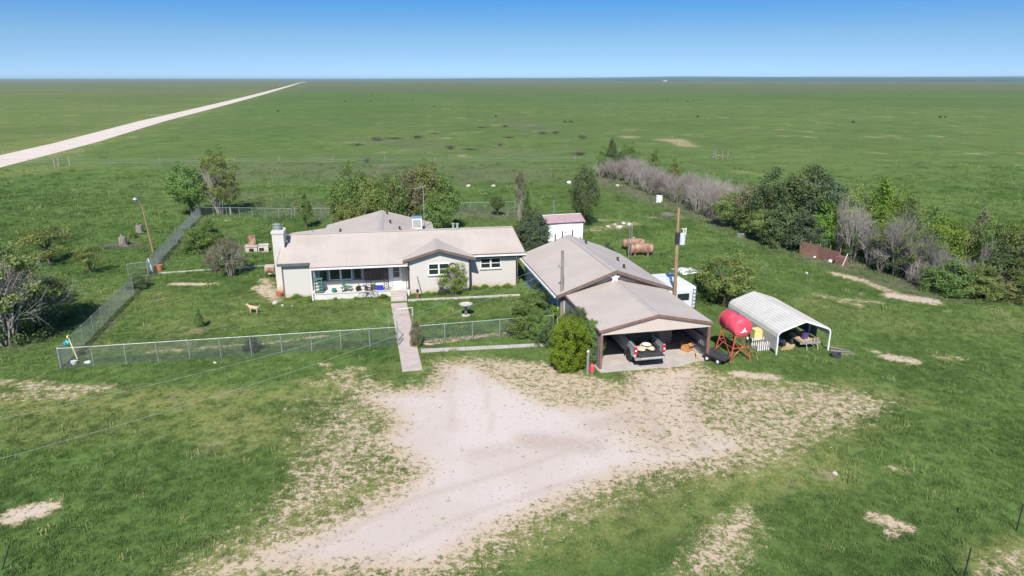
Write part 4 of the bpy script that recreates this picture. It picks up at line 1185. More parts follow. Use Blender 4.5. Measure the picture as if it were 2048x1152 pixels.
def twig_mesh(seed, upright=.6, levels=5, n0=7, thick=1.0):
    """bare branching shrub/tree in a unit box"""
    rng = random.Random(seed); m = MB()
    def grow(p, d, l, r, lev):
        q = p+d*l
        m.tube(p, q, r, r*.62, 4 if lev < 2 else 3, False)
        if lev >= levels: return
        for _ in range(3 if lev < levels-1 else 2):
            nd = (d+Vector((rng.gauss(0, .48), rng.gauss(0, .48), rng.gauss(.10*upright, .34)))).normalized()
            grow(p.lerp(q, rng.uniform(.55, 1)), nd, l*rng.uniform(.62, .86), r*.56, lev+1)
    for i in range(n0):
        a = 2*math.pi*i/n0+rng.uniform(-.4, .4); t = rng.uniform(.15, .9)*(1.25-upright)
        d = Vector((math.cos(a)*t, math.sin(a)*t, 1)).normalized()
        grow(Vector((math.cos(a)*.05, math.sin(a)*.05, -.02)), d, .27, .0105*thick, 1)
    me = m.mesh('bare_branches', None, fix=False)
    co = np.zeros(len(me.vertices)*3); me.vertices.foreach_get('co', co); co = co.reshape(-1, 3)
    co[:, :2] -= 0; ext = np.abs(co[:, :2]).max(); co[:, :2] *= .5/ext; co[:, 2] /= co[:, 2].max()
    me.vertices.foreach_set('co', co.ravel()); me.update()
    return me

CROWN = {}
for shp, nc, nl, lf, sp in (('oval',150,72,.036,.21),('dome',150,72,.038,.20),('column',150,66,.034,.20),('cone',110,60,.036,.18),('spiky',70,64,.045,.21),('box',260,76,.034,.17),('loose',76,72,.034,.18)):
    CROWN[shp] = [crown_mesh(shp, 11*i+len(shp), nc, nl, lf, 'oval' if shp == 'loose' else shp, sp) for i in range(3)]
TRUNK = [trunk_mesh(i).mesh('trunk', M['bark'], True, False) for i in range(3)]
TRUNKP = [trunk_mesh(i+5, 7, .04, .7).mesh('trunk', M['bark_pale'], True, False) for i in range(2)]
TWIGS = [twig_mesh(s, .55, 5, 13) for s in (1, 2, 3)]
TWIGU = [twig_mesh(s, .95, 5, 8) for s in (8, 9)]
_mc = {}
def with_mat(me, mat):
    key = (me.name, mat.name)
    if key not in _mc:
        c = me.copy(); c.materials.clear(); c.materials.append(mat); _mc[key] = c
    return _mc[key]
vr = random.Random(77)
def plant(px, py, top, wpx, shp, leaf, label, cat='tree', name='tree', group=None, bottom=.12, trunk='bark', twigs=None, deep=1.0):
    """stand a tree whose base, top and width were measured on the photograph"""
    p = at(px, py); h = height_at(px, top, p.y)-.0; h = max(.35, h); wd = wpx*mpp(p.y)
    t = thing(name, label, cat, p, vr.uniform(0, 6.28), group)
    if trunk:
        tm = TRUNK[vr.randrange(3)] if trunk == 'bark' else TRUNKP[vr.randrange(2)]
        o = part('trunk', tm, t); o.scale = (max(h*.9, wd*.8), max(h*.9, wd*.8), h*.95)
    if shp:
        cm_ = with_mat(CROWN[shp][vr.randrange(3)], LEAF[leaf])
        o = part('crown', cm_, t); o.scale = (wd*1.08, wd*1.08*deep, h*(1-bottom)*1.02); o.location = (0, 0, h*bottom)
    if twigs:
        k_, mt, sc = twigs
        tw = with_mat((TWIGU if k_ == 'up' else TWIGS)[vr.randrange(2)], TWIG[mt])
        o = part('bare_branches', tw, t); o.scale = (wd*sc*1.3, wd*sc*1.3, h*sc)
    return t
WB = 'windbreak trees and bushes along the right edge of the yard'
U = ('wide', 'purple', 1.0); GREY = ('wide', 'grey', 1.0); UP = ('up', 'grey', 1.0)
# far end of the windbreak
plant(1208,352,292,40,'loose','mid','leafy green tree at the very tip of the far windbreak',group=WB,bottom=.04)
plant(1222,350,276,30,'spiky','dark','tallest dark tree at the far tip of the windbreak',group=WB,bottom=.05)
plant(1256,350,288,46,'loose','mid','second leafy tree from the far tip of the windbreak',group=WB,bottom=.1,twigs=('wide','grey',.8))
plant(1240,354,302,34,'oval','dark','dark bush between the two leafy trees of the far tip',group=WB,bottom=.05)
plant(1306,362,300,34,'spiky','mid','small green tree rising behind purple brush near the far windbreak end',group=WB,bottom=.1)
plant(1347,372,318,36,'spiky','olive','low olive tree rising behind the purple brush in mid windbreak',group=WB,bottom=.1)
BR = 'bare purple grey bushes in the windbreak'
for i, (x, y, t_, w_p, m_) in enumerate(((1222,358,312,46,GREY),(1254,362,304,50,GREY),(1283,372,312,48,GREY),(1262,372,325,46,U),(1300,386,322,52,U),(1328,394,334,50,U),(1345,400,340,50,U),(1372,406,340,46,U),(1402,420,338,52,UP),(1428,428,340,48,UP),(1418,436,352,56,U),(1448,424,352,50,UP),(1316,380,330,44,GREY),(1386,412,350,50,GREY),(1480,420,352,36,UP),(1200,356,322,36,GREY),(1236,362,318,48,U),(1290,382,330,50,GREY),(1316,392,344,52,U),(1358,408,354,54,U),(1392,424,362,56,GREY),(1432,440,372,56,U),(1376,398,334,48,GREY),(1412,410,342,50,GREY),(1440,432,356,54,GREY),(1462,440,372,50,GREY),(1272,366,308,44,GREY))):
    plant(x,y,t_,w_p,None,None,'bare purple grey bush in the leafless stretch of the windbreak','bush','bare_bush',BR,trunk=None,twigs=m_)
G1 = [
 (1462,455,385,64,'oval','olive','olive bush where the leafy part of the windbreak begins'),
 (1500,462,365,60,'oval','brown','brownish green bush near the start of the leafy windbreak'),
 (1545,476,345,80,'oval','dark','dark green tree behind the metal trough'),
 (1506,464,392,66,'dome','mid','low green bush behind the metal trough'),
 (1598,486,338,96,'oval','dark','tallest dark green tree of the windbreak'),
 (1560,490,400,84,'dome','dark','dark bush at the foot of the tallest windbreak tree'),
 (1640,490,350,84,'oval','bluish','dark bluish tree right of the tallest windbreak tree'),
 (1648,497,398,70,'dome','bright','bright green bush behind the rusty panels'),
 (1612,500,430,80,'dome','bluish','low dark bush just left of the rusty panels'),
 (1690,500,372,70,'loose','olive','brown green tree behind the grey dead tree'),
 (1752,500,358,84,'spiky','bright','bright green tree standing tall right of the grey dead tree'),
 (1760,520,410,70,'dome','bright','bright green bush below the tall bright tree'),
 (1805,515,388,66,'spiky','mid','mid green pointed tree at the back of the right windbreak'),
 (1850,535,420,76,'spiky','mid','mid green tree above the bare grey branches'),
 (1872,560,428,70,'oval','bright','leafy green tree between two bare grey shrubs'),
 (1940,562,415,62,'cone','brown','brown pointed tree in the right windbreak'),
 (1985,570,440,70,'oval','mid','green tree right of the brown pointed tree'),
 (2024,580,455,80,'oval','olive','olive tree near the right end of the windbreak'),
 (2052,590,470,80,'oval','mid','last green tree of the windbreak at the picture edge'),
 (1990,592,500,90,'dome','dark','low dark bush in front of the right windbreak trees'),
 (1915,590,525,80,'dome','mid','low green bush right of the fallen grey branches'),
 (1720,520,450,60,'dome','dark','dark low bush right of the rusty panels'),
 (1790,545,465,66,'dome','dark','dark low bush under the grey branches'),
 (1565,480,440,50,'dome','olive','small olive bush at the foot of the dark trees'),
 (1525,482,420,60,'oval','olive','olive bush between the trough and the dark trees'),
 (1620,478,352,70,'loose','mid','light green tree at the back right of the tallest windbreak tree'),
 (1575,470,348,70,'loose','olive','light olive tree at the back left of the tallest windbreak tree'),
 (1725,490,372,60,'loose','mid','thin green tree between grey dead tree and bright tree'),
 (1780,505,382,64,'loose','bright','bright thin tree behind the large grey bare tree'),
 (1830,528,405,70,'loose','mid','thin green tree above the upright pale shrub'),
 (1900,560,440,70,'loose','olive','olive thin tree left of the brown pointed tree'),
 (1965,572,430,60,'loose','mid','thin green tree just right of the brown pointed tree'),
 (2010,585,470,80,'oval','dark','dark tree in front of the olive right end tree'),
 (2040,600,520,80,'dome','olive','low olive bush at the right picture edge'),
 (1822,560,452,62,'loose','mid','leafy green tree among the grey shrubs'),
 (1768,540,440,56,'loose','olive','thin olive tree in front of the upright grey shrub'),
 (1875,580,520,64,'dome','mid','low green bush at the foot of the grey shrubs'),
 (1960,596,530,70,'dome','olive','low olive bush in front of the brown pointed tree'),
]
for x, y, t_, w_p, s_p, lf, lb in G1:
    plant(x,y,t_,w_p*1.12,s_p,lf,lb,'bush' if s_p == 'dome' else 'tree','windbreak_bush' if s_p == 'dome' else 'windbreak_tree',WB,bottom=.04 if s_p == 'dome' else .10,trunk=None if s_p == 'dome' else 'bark')
G2 = [(1704,522,395,84,GREY,'grey dead tree behind the right end of the rusty panels'),
 (1735,532,440,60,GREY,'grey dead shrub just right of the rusty panels'),
 (1790,552,405,92,GREY,'large grey bare tree in the middle of the right windbreak'),
 (1772,540,432,70,UP,'upright grey bare shrub left of the large bare tree'),
 (1838,562,440,74,GREY,'grey bare shrub right of the large bare tree'),
 (1868,575,462,60,UP,'pale upright bare shrub beside the leafy windbreak tree'),
 (1925,588,510,92,GREY,'tangle of fallen grey branches at the windbreak edge'),
 (1960,580,470,60,UP,'grey bare shrub below the brown pointed tree'),
 (1828,566,510,86,GREY,'low grey brush at the foot of the windbreak'),
 (1760,545,490,70,U,'low purple brush right of the rusty panels'),
 (1720,515,420,70,GREY,'grey twiggy shrub behind the brown end board of the panels'),
 (1815,560,455,60,GREY,'wide grey bare shrub below the bright thin tree'),
 (1885,582,500,80,GREY,'grey brush between fallen branches and windbreak middle'),
 (1850,576,535,90,U,'low purple brush along the windbreak foot'),
 (2000,596,540,90,GREY,'low grey brush near the right picture edge'),
 (1675,505,372,60,UP,'tall thin grey tree above the rusty panels')]
for x, y, t_, w_p, m_, lb in G2: plant(x,y,t_,w_p*.78,None,None,lb,'bush','bare_shrub',WB,trunk=None,twigs=m_)

# left of the yard
lt_ = plant(14,690,488,190,'loose','olive','large half bare tree at the left picture edge','tree','half_bare_tree',None,.30,'pale',('wide','grey',1.0))
plant(52,672,560,120,'dome','dark','dark green undergrowth bush under the half bare tree','bush','undergrowth_bush',None,.02,None)
plant(5,640,505,150,'loose','brown','brownish tree cut by the left picture edge','tree','edge_tree',None,.25,'pale',('wide','pale',1.0))
plant(108,640,548,110,'loose','olive','drooping pale branches right of the half bare tree','bush','drooping_bush',None,.1,None,('wide','pale',.95))
plant(100,528,450,110,'loose','olive','round brownish green tree left of the stump','tree','round_tree',None,.10,'bark')
plant(182,548,486,54,'loose','olive','small thin leaved tree outside the left fence','tree','young_tree',None,.18,'bark')
plant(385,432,330,84,'oval','mid','green tree at the back left fence corner','tree','fence_tree',None,.14,'bark')
plant(441,428,298,86,'loose','olive','tall pale trunked tree at the back left fence corner','tree','tall_tree',None,.16,'pale',('wide','pale',.86))
plant(462,430,345,50,'loose','olive','smaller pale trunked tree right of the tall one','tree','tall_tree',None,.2,'pale')
plant(411,503,440,76,'dome','mid','round green shrub in the back yard near the left fence','shrub','round_shrub',None,.02,None)
plant(462,552,472,68,'loose','brown','grey brown twiggy shrub on the gate walk','shrub','twiggy_shrub',None,.10,'bark',('wide','grey',1.0))
plant(430,545,490,40,'loose','brown','small twiggy shrub left of the grey brown one','shrub','twiggy_shrub',None,.10,None,('wide','grey',1.0))
plant(613,456,390,48,'cone','mid','small green tree in the lawn left of the rear roof','tree','lawn_tree',None,.14,'bark')
# grove behind the house
GV = 'green trees in the grove behind the house'
for x, y, t_, w_p, lf, lb in ((688,462,352,62,'mid','leftmost tree of the grove behind the house'),(716,470,333,70,'mid','tall green tree in the left half of the grove'),(750,476,345,66,'olive','olive tree over the rear roof peak'),(785,478,342,70,'mid','green tree right of the rear roof peak'),(818,474,338,66,'brown','brownish olive tree behind the antenna'),(854,468,328,72,'olive','tallest olive tree behind the antenna'),(890,462,345,60,'mid','rightmost tree of the grove behind the house'),(735,455,350,70,'dark','dark tree at the back of the left grove'),(842,455,350,76,'mid','green tree at the back of the right grove'),(700,478,400,60,'olive','low olive tree at the left front of the grove'),(872,478,390,70,'mid','low green tree at the right front of the grove'),(795,460,355,70,'olive','olive tree at the back of the middle grove')):
    plant(x,y,t_,w_p,'oval',lf,lb,'tree','grove_tree',GV,.08,'bark')
plant(995,432,391,28,'oval','dark','very small dark tree by the back fence','tree','small_tree',None,.25,'bark')
plant(1040,462,342,30,'loose','brown','thin bare pale tree beside the dark conifer','tree','bare_tree',None,.5,None,('up','pale',1.0))
plant(1054,470,384,34,'cone','dark','narrow dark conifer right of the main roof','tree','conifer',None,.03,'bark')
plant(1066,498,420,64,'dome','bluish','dark bluish bush between house roof and shed','bush','dark_bush',None,.02,None)
plant(1040,490,440,46,'dome','dark','dark green bush at the right end of the house','bush','dark_bush',None,.02,None)
plant(1166,452,326,60,'column','dark','broad columnar dark tree behind the shed','tree','columnar_tree',None,.04,'bark',None)
plant(1448,612,505,122,'loose','olive','spreading green tree behind the red fuel tank','tree','spreading_tree',None,.14,'bark')
plant(1420,600,535,70,'dome','mid','low green growth under the spreading tree','bush','undergrowth_bush',None,.03,None)
# around the house
plant(908,590,528,58,'loose','vine','yellowish shrub in front of the bay window','shrub','yellow_shrub',None,.02,'bark',('up','pale',.8))
plant(833,692,640,26,'dome','brown','brown green bush at the walk by the fence','bush','gate_bush',None,.02,None,('wide','grey',.9))
plant(400,656,620,28,'cone','mid','tiny green shrub alone in the front lawn','shrub','lawn_shrub',None,.02,None)
plant(278,577,550,44,'dome','dark','low green bush inside the left fence','bush','fence_bush',None,.02,None)
plant(1137,738,642,66,'box','vine','big block of yellow green vine at the carport side','vine bush','vine_bush',None,.0,None,None,.8)
plant(1181,726,648,40,'box','mid','bright green climber on the left carport post','vine bush','climbing_vine',None,.0,None)
plant(1150,704,622,44,'box','dark','dark green climber along the left carport wall','vine bush','climbing_vine',None,.0,None)
plant(1046,668,608,74,'dome','mid','round green shrub over the front fence','shrub','fence_shrub',None,.02,None)
plant(1080,676,618,50,'dome','mid','green shrub left of the yellow green vine','shrub','fence_shrub',None,.02,None)
plant(1062,628,578,66,'dome','mid','green shrub along the garage side wall','shrub','wall_shrub',None,.02,None)
plant(1078,606,566,44,'dome','mid','small shrub at the gap between house and garage','shrub','wall_shrub',None,.02,None)
plant(1122,650,598,50,'dome','bright','green shrub at the foot of the small light pole','shrub','pole_shrub',None,.02,None)
plant(1102,690,640,56,'dome','dark','dark green shrub left of the vine block','shrub','fence_shrub',None,.02,None)

# ================================================================== CHAIN LINK FENCES
def chain_fence(label, runs, posts_px=None, h=1.42, name='chain_link_fence', spacing=1.95, wire=.0042, pitch=.11):
    """runs: list of (a,b) ground points; fence origin at first point"""
    o0 = Vector(runs[0][0]); t = thing(name, label, 'fence', o0)
    mesh = MB(); k_ = 0
    for a, b in runs:
        a = Vector(a)-o0; b = Vector(b)-o0; a.z = b.z = 0
        d = b-a; L_ = d.length; d.normalize()
        n = max(1, round(L_/spacing))
        for i in range(n+1):
            p = a+d*(L_*i/n); r = .038 if i in (0, n) else .028
            lean = Vector((vr.uniform(-.03,.03), vr.uniform(-.03,.03), 0))
            m = MB(); m.tube(p+Vector((0,0,-.1)), p+lean+Vector((0,0,h+.03)), r, r, 6); m.lathe([(r*1.2,0),(r*.9,.04),(.005,.055)], p+lean+Vector((0,0,h+.03)), n=6)
            m.build('fence_post', M['galv'], t)
        m = MB(); m.tube(a+Vector((0,0,h)), b+Vector((0,0,h)), .024, .024, 6); m.build('top_rail', M['galv'], t)
        m = MB(); m.tube(a+Vector((0,0,.06)), b+Vector((0,0,.06)), .005, .005, 3); m.build('tension_wire', M['wire'], t)
        hh = h-.05
        x = -hh
        while x < L_:
            for sgn in (1, -1):
                s0, s1 = x, x+hh; z0, z1 = (.05, hh) if sgn == 1 else (hh, .05)
                if s0 < 0: z0 += (z1-z0)*(-s0)/(s1-s0); s0 = 0
                if s1 > L_: z1 = z0+(z1-z0)*(L_-s0)/(s1-s0); s1 = L_
                if s1-s0 > .05:
                    P = a+d*s0; Q = a+d*s1; nn = Vector((-d.y, d.x, 0))
                    mesh.tube(P+Vector((0,0,z0)), Q+Vector((0,0,z1)), wire, wire, 3, False)
            x += pitch
    mo = mesh.build('chain_mesh', M['wire'], t); mo['kind'] = 'stuff'
    return t
FL = at(122,738); FG = at(797,692)
chain_fence('chain link fence along the front lawn left of the concrete walk', [(FL, FG)])
g0 = at(833,690); g1 = at(1106,667)
chain_fence('short chain link fence between the walk and the vine', [(g0, g1)])
L1 = at(268,588); L2 = at(297,550); LB = at(400,434)
chain_fence('chain link fence along the left of the yard, front stretch', [(FL+Vector((-.02,.15,0)), L1)])
chain_fence('chain link fence along the left of the yard, back stretch', [(L2, LB)])
chain_fence('chain link fence along the back of the yard behind the trees', [(LB+Vector((.15,.02,0)), at(584,437)), (at(590,437), at(670,436)), (at(910,425), at(1030,422))], h=1.35, pitch=.16)
# open gate on the left, gate at the walk
ga = thing('yard_gate', 'open chain link yard gate swung outward on the left fence', 'gate', at(297,552), 0)
q = at(258,557)-at(297,552)
m = MB(); m.path([(0,0,.1),(0,0,1.4),(q.x,q.y,1.4),(q.x,q.y,.1),(0,0,.1)], .022); m.build('gate_frame', M['galv'], ga)
m = MB(); nv = 14
for i in range(nv):
    m.tube((q.x*i/nv,q.y*i/nv,.1),(q.x*min(1,(i+5)/nv),q.y*min(1,(i+5)/nv),1.4 if i+5 <= nv else .1+1.3*(nv-i)/5),.0042,n=3,cap=False)
    m.tube((q.x*i/nv,q.y*i/nv,1.4),(q.x*min(1,(i+5)/nv),q.y*min(1,(i+5)/nv),.1 if i+5 <= nv else 1.4-1.3*(nv-i)/5),.0042,n=3,cap=False)
m.build('chain_mesh', M['wire'], ga, kind='stuff')
gt = thing('walk_gate', 'open tubular gate frame across the concrete walk', 'gate', at(796,684), 0)
m = MB(); q = at(832,652)-at(796,684); m.tube((0,0,-.1),(0,0,1.6),.035); m.tube((q.x*.75,q.y*.9,-.1),(q.x*.75,q.y*.9,1.5),.03); m.build('gate_post', M['galv'], gt)
a_ = at(797,652)-at(796,684)
m = MB(); m.path([(.03,0,.15),(.03,0,1.45),(a_.x-.5,a_.y*.6,1.45),(a_.x-.5,a_.y*.6,.15),(.03,0,.15)], .02); m.build('gate_frame', M['galv'], gt)
hb = thing('hand_rail', 'short white pipe rail crossing the walk before the steps', 'rail', at(794,636), 0)
q = at(826,633)-at(794,636)
m = MB(); m.path([(q.x,q.y,-.05),(q.x,q.y,.75)],.022); m.path([(0,0,.72),(q.x,q.y,.75)],.024); m.build('pipe', M['white'], hb)
yp = thing('marker_post', 'thin yellow marker post beside the gate bush', 'post', at(828,668), 0)
MB().tube((0,0,-.05),(0,0,.85),.03).build('shaft', M['yellow'], yp)
# bordering stones under the short fence
random.seed(12); m = MB()
for i in range(46):
    t_ = random.random(); p = at(848+t_*180, 690-t_*22+random.uniform(-3,2)); s = random.uniform(.06,.17)
    m.ell((p.x,p.y,s*.3), (s,s*.8,s*.55), 6, 4)
m.build('rock_border', M['stone_pink'], None, kind='stuff')

# ================================================================== POLES AND LINES
up = thing('utility_pole', 'tall wooden utility pole with grey transformer behind the carport', 'utility pole', (12.72,50.65,0), 0)
MB().tube((0,0,-.3),(-.22,0,8.75),.16,.11,12).build('shaft', M['pole_wood'], up)
t_ = MB().lathe([(.20,0),(.23,.04),(.23,.82),(.20,.88),(.05,.92)], (.20,-.08,5.95), n=18).build('transformer', pm('transformer_grey', (.52,.56,.58), (.45,.49,.51), 3, .5), up, smooth=False)
m = MB(); m.lathe([(.03,0),(.05,.05),(.03,.1),(.05,.15),(.03,.2),(.015,.28)], (.26,-.08,6.85), n=8); m.build('bushing', M['white'], t_)
m = MB(); m.bxr((.42,-.08,7.0),(.06,.06,.5)); m.bxr((.26,-.08,7.18),(.36,.05,.05)); m.build('cutout', M['white'], up)
MB().bx(-.31,-.01,-.17,.17,6.0,6.9).build('bracket', M['iron'], up)
lp = thing('service_pole', 'short grey wooden service pole at the garage left corner', 'utility pole', (3.75,48.5,0), 0)
MB().tube((0,0,-.3),(-.05,0,6.0),.15,.11,10).build('shaft', M['grey_wood'], lp)
m = MB(); m.lathe([(.06,0),(.12,.04),(.12,.16),(.05,.22)], (-.22,-.05,4.75), n=10); m.tube((-.22,-.05,4.9),(0,0,5.0),.02); m.build('yard_lamp', M['galv'], lp)
yl = thing('yard_light', 'leaning yard light on a tall pole outside the left fence', 'light pole', at(307,505), 0)
topz = height_at(296,410,71.9)
MB().tube((0,0,-.3),(-.45,0,topz),.11,.07,10).build('shaft', M['pole_wood'], yl)
m = MB(); m.path([(-.44,0,topz-.25),(-.75,-.05,topz+.55),(-1.0,-.1,topz+.72)],.03); m.build('arm', M['galv'], yl)
m = MB(); m.lathe([(.06,0),(.20,.05),(.28,.22),(.16,.36),(.05,.42)], (-1.0,-.1,topz+.40), n=14); m.build('lamp_head', M['galv'], yl)
hf = thing('twin_post', 'pair of thin grey posts joined at the top behind the garage', 'post', at(1259,517), 0)
m = MB(); m.tube((-.10,0,-.2),(-.16,0,3.5),.06); hf_ = m.build('post', M['grey_wood'], hf)
m = MB(); m.tube((.12,0,-.2),(.10,0,3.5),.06); m.build('post', M['grey_wood'], hf)
MB().bx(-.25,.2,-.05,.05,3.4,3.52).build('cross_piece', M['grey_wood'], hf)
sp = thing('steel_post', 'thin grey steel post standing behind the shed', 'post', at(1107,455), 0)
MB().tube((0,0,-.2),(0,0,height_at(1107,400,at(1107,455).y)),.07,.06,8).build('shaft', M['sheet_grey'], sp)
k = NT('wire_alu'); MAT_LINE = k.fin((.5,.5,.47), .5, .2)
def cable(label, a, b, sag):
    o0 = Vector(a); m = MB(); pts = []
    for i in range(25):
        t_ = i/24; p = Vector(a).lerp(Vector(b), t_); p.z -= sag*4*t_*(1-t_); pts.append(p-o0)
    m.path(pts, .0055, 4); o = m.build('power_line', MAT_LINE, None); o.location = o0
    tag(o, label, 'power line', 'service wires over the front lawn'); return o
P0 = Vector((3.72,48.5,5.35)); P1 = Vector((3.72,48.4,4.95))
def far_end(px, py, z): return at(px, py, z)
cable('upper service wire running from the short pole over the fence', P0, at(-260,893,6.2), .9)
cable('lower service wire running from the short pole over the lawn', P1, at(-260,988,6.0), .9)

# ================================================================== YARD THINGS
dog = thing('dog', 'tan dog standing on the front lawn', 'dog', at(508,627), R(172))
skin('body', [(-.32,0,.50),(-.10,0,.52),(.16,0,.53),(.32,0,.58),(.44,0,.70),(.54,0,.72),(.66,0,.68),
              (.20,.09,.40),(.20,.10,.22),(.22,.10,.03),(.20,-.09,.40),(.20,-.10,.22),(.25,-.10,.03),
              (-.30,.09,.42),(-.36,.10,.22),(-.31,.10,.03),(-.30,-.09,.42),(-.27,-.10,.22),(-.24,-.10,.03),(-.44,0,.56),(-.58,0,.70),(-.56,0,.82)],
     [(0,1),(1,2),(2,3),(3,4),(4,5),(5,6),(2,7),(7,8),(8,9),(2,10),(10,11),(11,12),(0,13),(13,14),(14,15),(0,16),(16,17),(17,18),(0,19),(19,20),(20,21)],
     [.12,.13,.15,.11,.09,.09,.045,.06,.04,.04,.06,.04,.04,.075,.04,.04,.075,.04,.04,.04,.03,.02], M['dog'], dog)
m = MB()
for s in (-1, 1): m.lathe([(.035,0),(.03,.05),(.004,.09)], (.50,s*.06,.78), (-.2,s*.3,1), 6)
m.build('ear', M['dog'], dog)
bbh = thing('birdbath', 'grey stone birdbath on the lawn right of the walk', 'birdbath', at(932,632), 0)
MB().lathe([(.32,0),(.34,.08),(.22,.14)], n=14).build('foot', M['stone'], bbh)
MB().lathe([(.13,.14),(.10,.5),(.16,.82)], n=12).build('pedestal', M['grey_trim'], bbh)
MB().lathe([(.14,.82),(.48,.92),(.54,1.02),(.48,1.02),(.40,.95),(.02,.93)], n=20).build('bowl', M['stone'], bbh)
def rock(px, py, s, label, mat='stone'):
    m = MB(); m.ell((0,0,s*.35), (s,s*.75,s*.6), 9, 6)
    m.v = [tuple(Vector(v)*(1+.25*mnoise.noise(Vector(v)*3/s+Vector((px,0,0))))) for v in m.v]
    o = m.build('rock', M[mat], None); o.location = at(px, py); o.rotation_euler = (0,0,px); tag(o, label, 'rock'); return o
rock(551,608,.30,'pale round rock by the left corner of the house')
rock(565,612,.14,'small stone right of the pale round rock')
rock(584,613,.12,'smaller stone farther right along the flower bed')
rock(539,549,.22,'white stone at the foot of the twiggy shrub')
rock(937,374,.45,'white rock far behind the house, left one'); rock(987,374,.45,'white rock far behind the house, right one'); rock(1138,367,.5,'white rock left of the columnar tree','tarp')
rock(567,459,.3,'white rock on the lawn by the back fence'); rock(452,443,.2,'small white rock under the tall tree'); rock(1235,373,.4,'white stone at the foot of the bare bushes')
rock(176,727,.22,'flat white stone by the front fence corner','tarp'); rock(1613,548,.22,'white stone in the grass below the rusty panels'); rock(1670,949,.15,'small pale stone in the right foreground grass'); rock(430,727,.14,'pale stone at the foot of the front fence')
# brick barbecue with rusty chimney
bq = thing('barbecue', 'white brick barbecue with rusty square chimney', 'barbecue', at(515,503), R(14))
m = MB(); m.bx(-1.15,.05,-.5,.5,-.05,.62); m.build('hearth', M['wall'], bq)
MB().bx(-1.22,.10,-.56,.56,.621,.74).build('slab_top', M['concrete_pink'], bq)
MB().bx(-.85,-.05,-.10,.48,.741,1.75).build('chimney', M['rust'], bq, bevel=.02)
m = MB(); m.bx(.15,1.2,-.5,-.38,0,.60); m.bx(.15,1.2,.30,.42,0,.75); m.bx(1.08,1.2,-.38,.30,0,.7); m.build('wing_wall', M['wall'], bq)
m = MB(); m.bx(.25,.75,-.515,-.501,.15,.5); m.bx(-.78,-.3,-.515,-.501,.12,.48); m.build('fire_opening', M['dark'], bq)
for i in range(5): MB().bx(.2+i*.2,.36+i*.2,-.38,.30,.601,.66).build('capping_brick', M['concrete'], bq)
# wood pile and grill by the chimney
gr = thing('barrel_grill', 'small rusty barrel grill beside the chimney', 'grill', at(541,556), .3)
MB().lathe([(.05,-.4),(.24,-.38),(.24,.38),(.05,.4)], (0,0,.75), (1,0,0), 16).build('drum', M['rust'], gr)
m = MB(); [m.tube((sx*.3,sy*.18,0),(sx*.28,sy*.12,.62),.02) for sx in (-1,1) for sy in (-1,1)]; m.build('leg', M['iron'], gr)
bb_ = MB().bx(-.45,.45,-.35,.35,0,.75).build('stone_block', M['concrete_pink'], None, bevel=.03); bb_.location = at(541,545); bb_.rotation_euler = (0,0,HA); tag(bb_, 'low square concrete block at the end of the gate walk', 'block')
tp = MB().lathe([(.05,0),(.26,.02),(.33,.30),(.35,.34),(.28,.33),(.25,.1)], n=16).build('flower_pot', M['terracotta'], None); tp.location = at(560,592); tag(tp, 'terracotta pot at the foot of the chimney', 'pot')
# orange bucket, broken bench by left gate
ob = MB().lathe([(.24,0),(.30,.55),(.32,.56)], n=14).build('bucket', M['terracotta'], None); ob.location = at(320,541); tag(ob, 'orange bucket at the end of the gate walk', 'bucket')
wp = thing('tyre_swing_post', 'leaning white post on a dark tyre by the gate walk', 'post', at(307,548), 0)
wp.name = 'leaning_post'
MB().tube((0,0,0),(-.35,.1,1.5),.05).build('shaft', M['white'], wp); MB().lathe([(.2,0),(.36,.02),(.38,.12),(.36,.22),(.2,.24)], (.05,-.1,0), n=16).build('tyre', M['rubber'], wp)
# playful yellow prop at fence corner
yl_ = thing('lawn_ornament', 'yellow leaning stake with cyan toy at the front fence corner', 'ornament', at(157,722), 0)
MB().tube((0,0,-.05),(-.42,.1,1.62),.045).build('stake', M['yellow'], yl_)
MB().ell((-.62,.1,1.25),(.22,.12,.18),12,8).build('toy', M['cyan'], yl_, smooth=True)
MB().lathe([(.02,-.06),(.10,-.05),(.10,.05),(.02,.06)], (-.44,.1,1.68), (1,0,0), 10).build('knob', M['yellow'], yl_)
pbk = MB().lathe([(.16,0),(.20,.25),(.21,.26)], n=12).build('white_bucket', M['white'], None); pbk.location = at(149,729); tag(pbk, 'small white bucket at the foot of the yellow stake', 'bucket')
# stumps
for (x, y, r_, h_, lb) in ((247,492,.42,1.05,'grey tree stump in front of the weedy stumps'),(280,466,.40,1.0,'grey tree stump farthest from the round tree')):
    s_ = thing('tree_stump', lb, 'stump', at(x,y), x)
    MB().lathe([(r_*1.35,-.05),(r_*1.05,.18),(r_,h_*.8),(r_*.9,h_)], n=12).build('bole', M['grey_wood'], s_)
    MB().tube((r_*.4,0,h_*.8),(r_*.5,.1,h_*1.25),r_*.3,r_*.2,8).build('snag', M['grey_wood'], s_)
plant(266,477,462,26,'spiky','olive','tuft of tall weeds between the two stumps','weeds','weed_tuft',None,.0,None)
plant(505,702,672,36,'dome','dark','low weeds at the foot of the front fence','weeds','weed_tuft',None,.0,None)
plant(785,672,658,14,'dome','bright','small plant in a pot by the walk fence','plant','potted_plant',None,.0,None)
plant(1215,512,486,24,'dome','bluish','dark weeds behind the garage near the propane tanks','weeds','weed_tuft',None,.0,None)
plant(1170,505,486,40,'dome','bluish','weeds along the foot of the white shed','weeds','weed_tuft',None,.0,None)
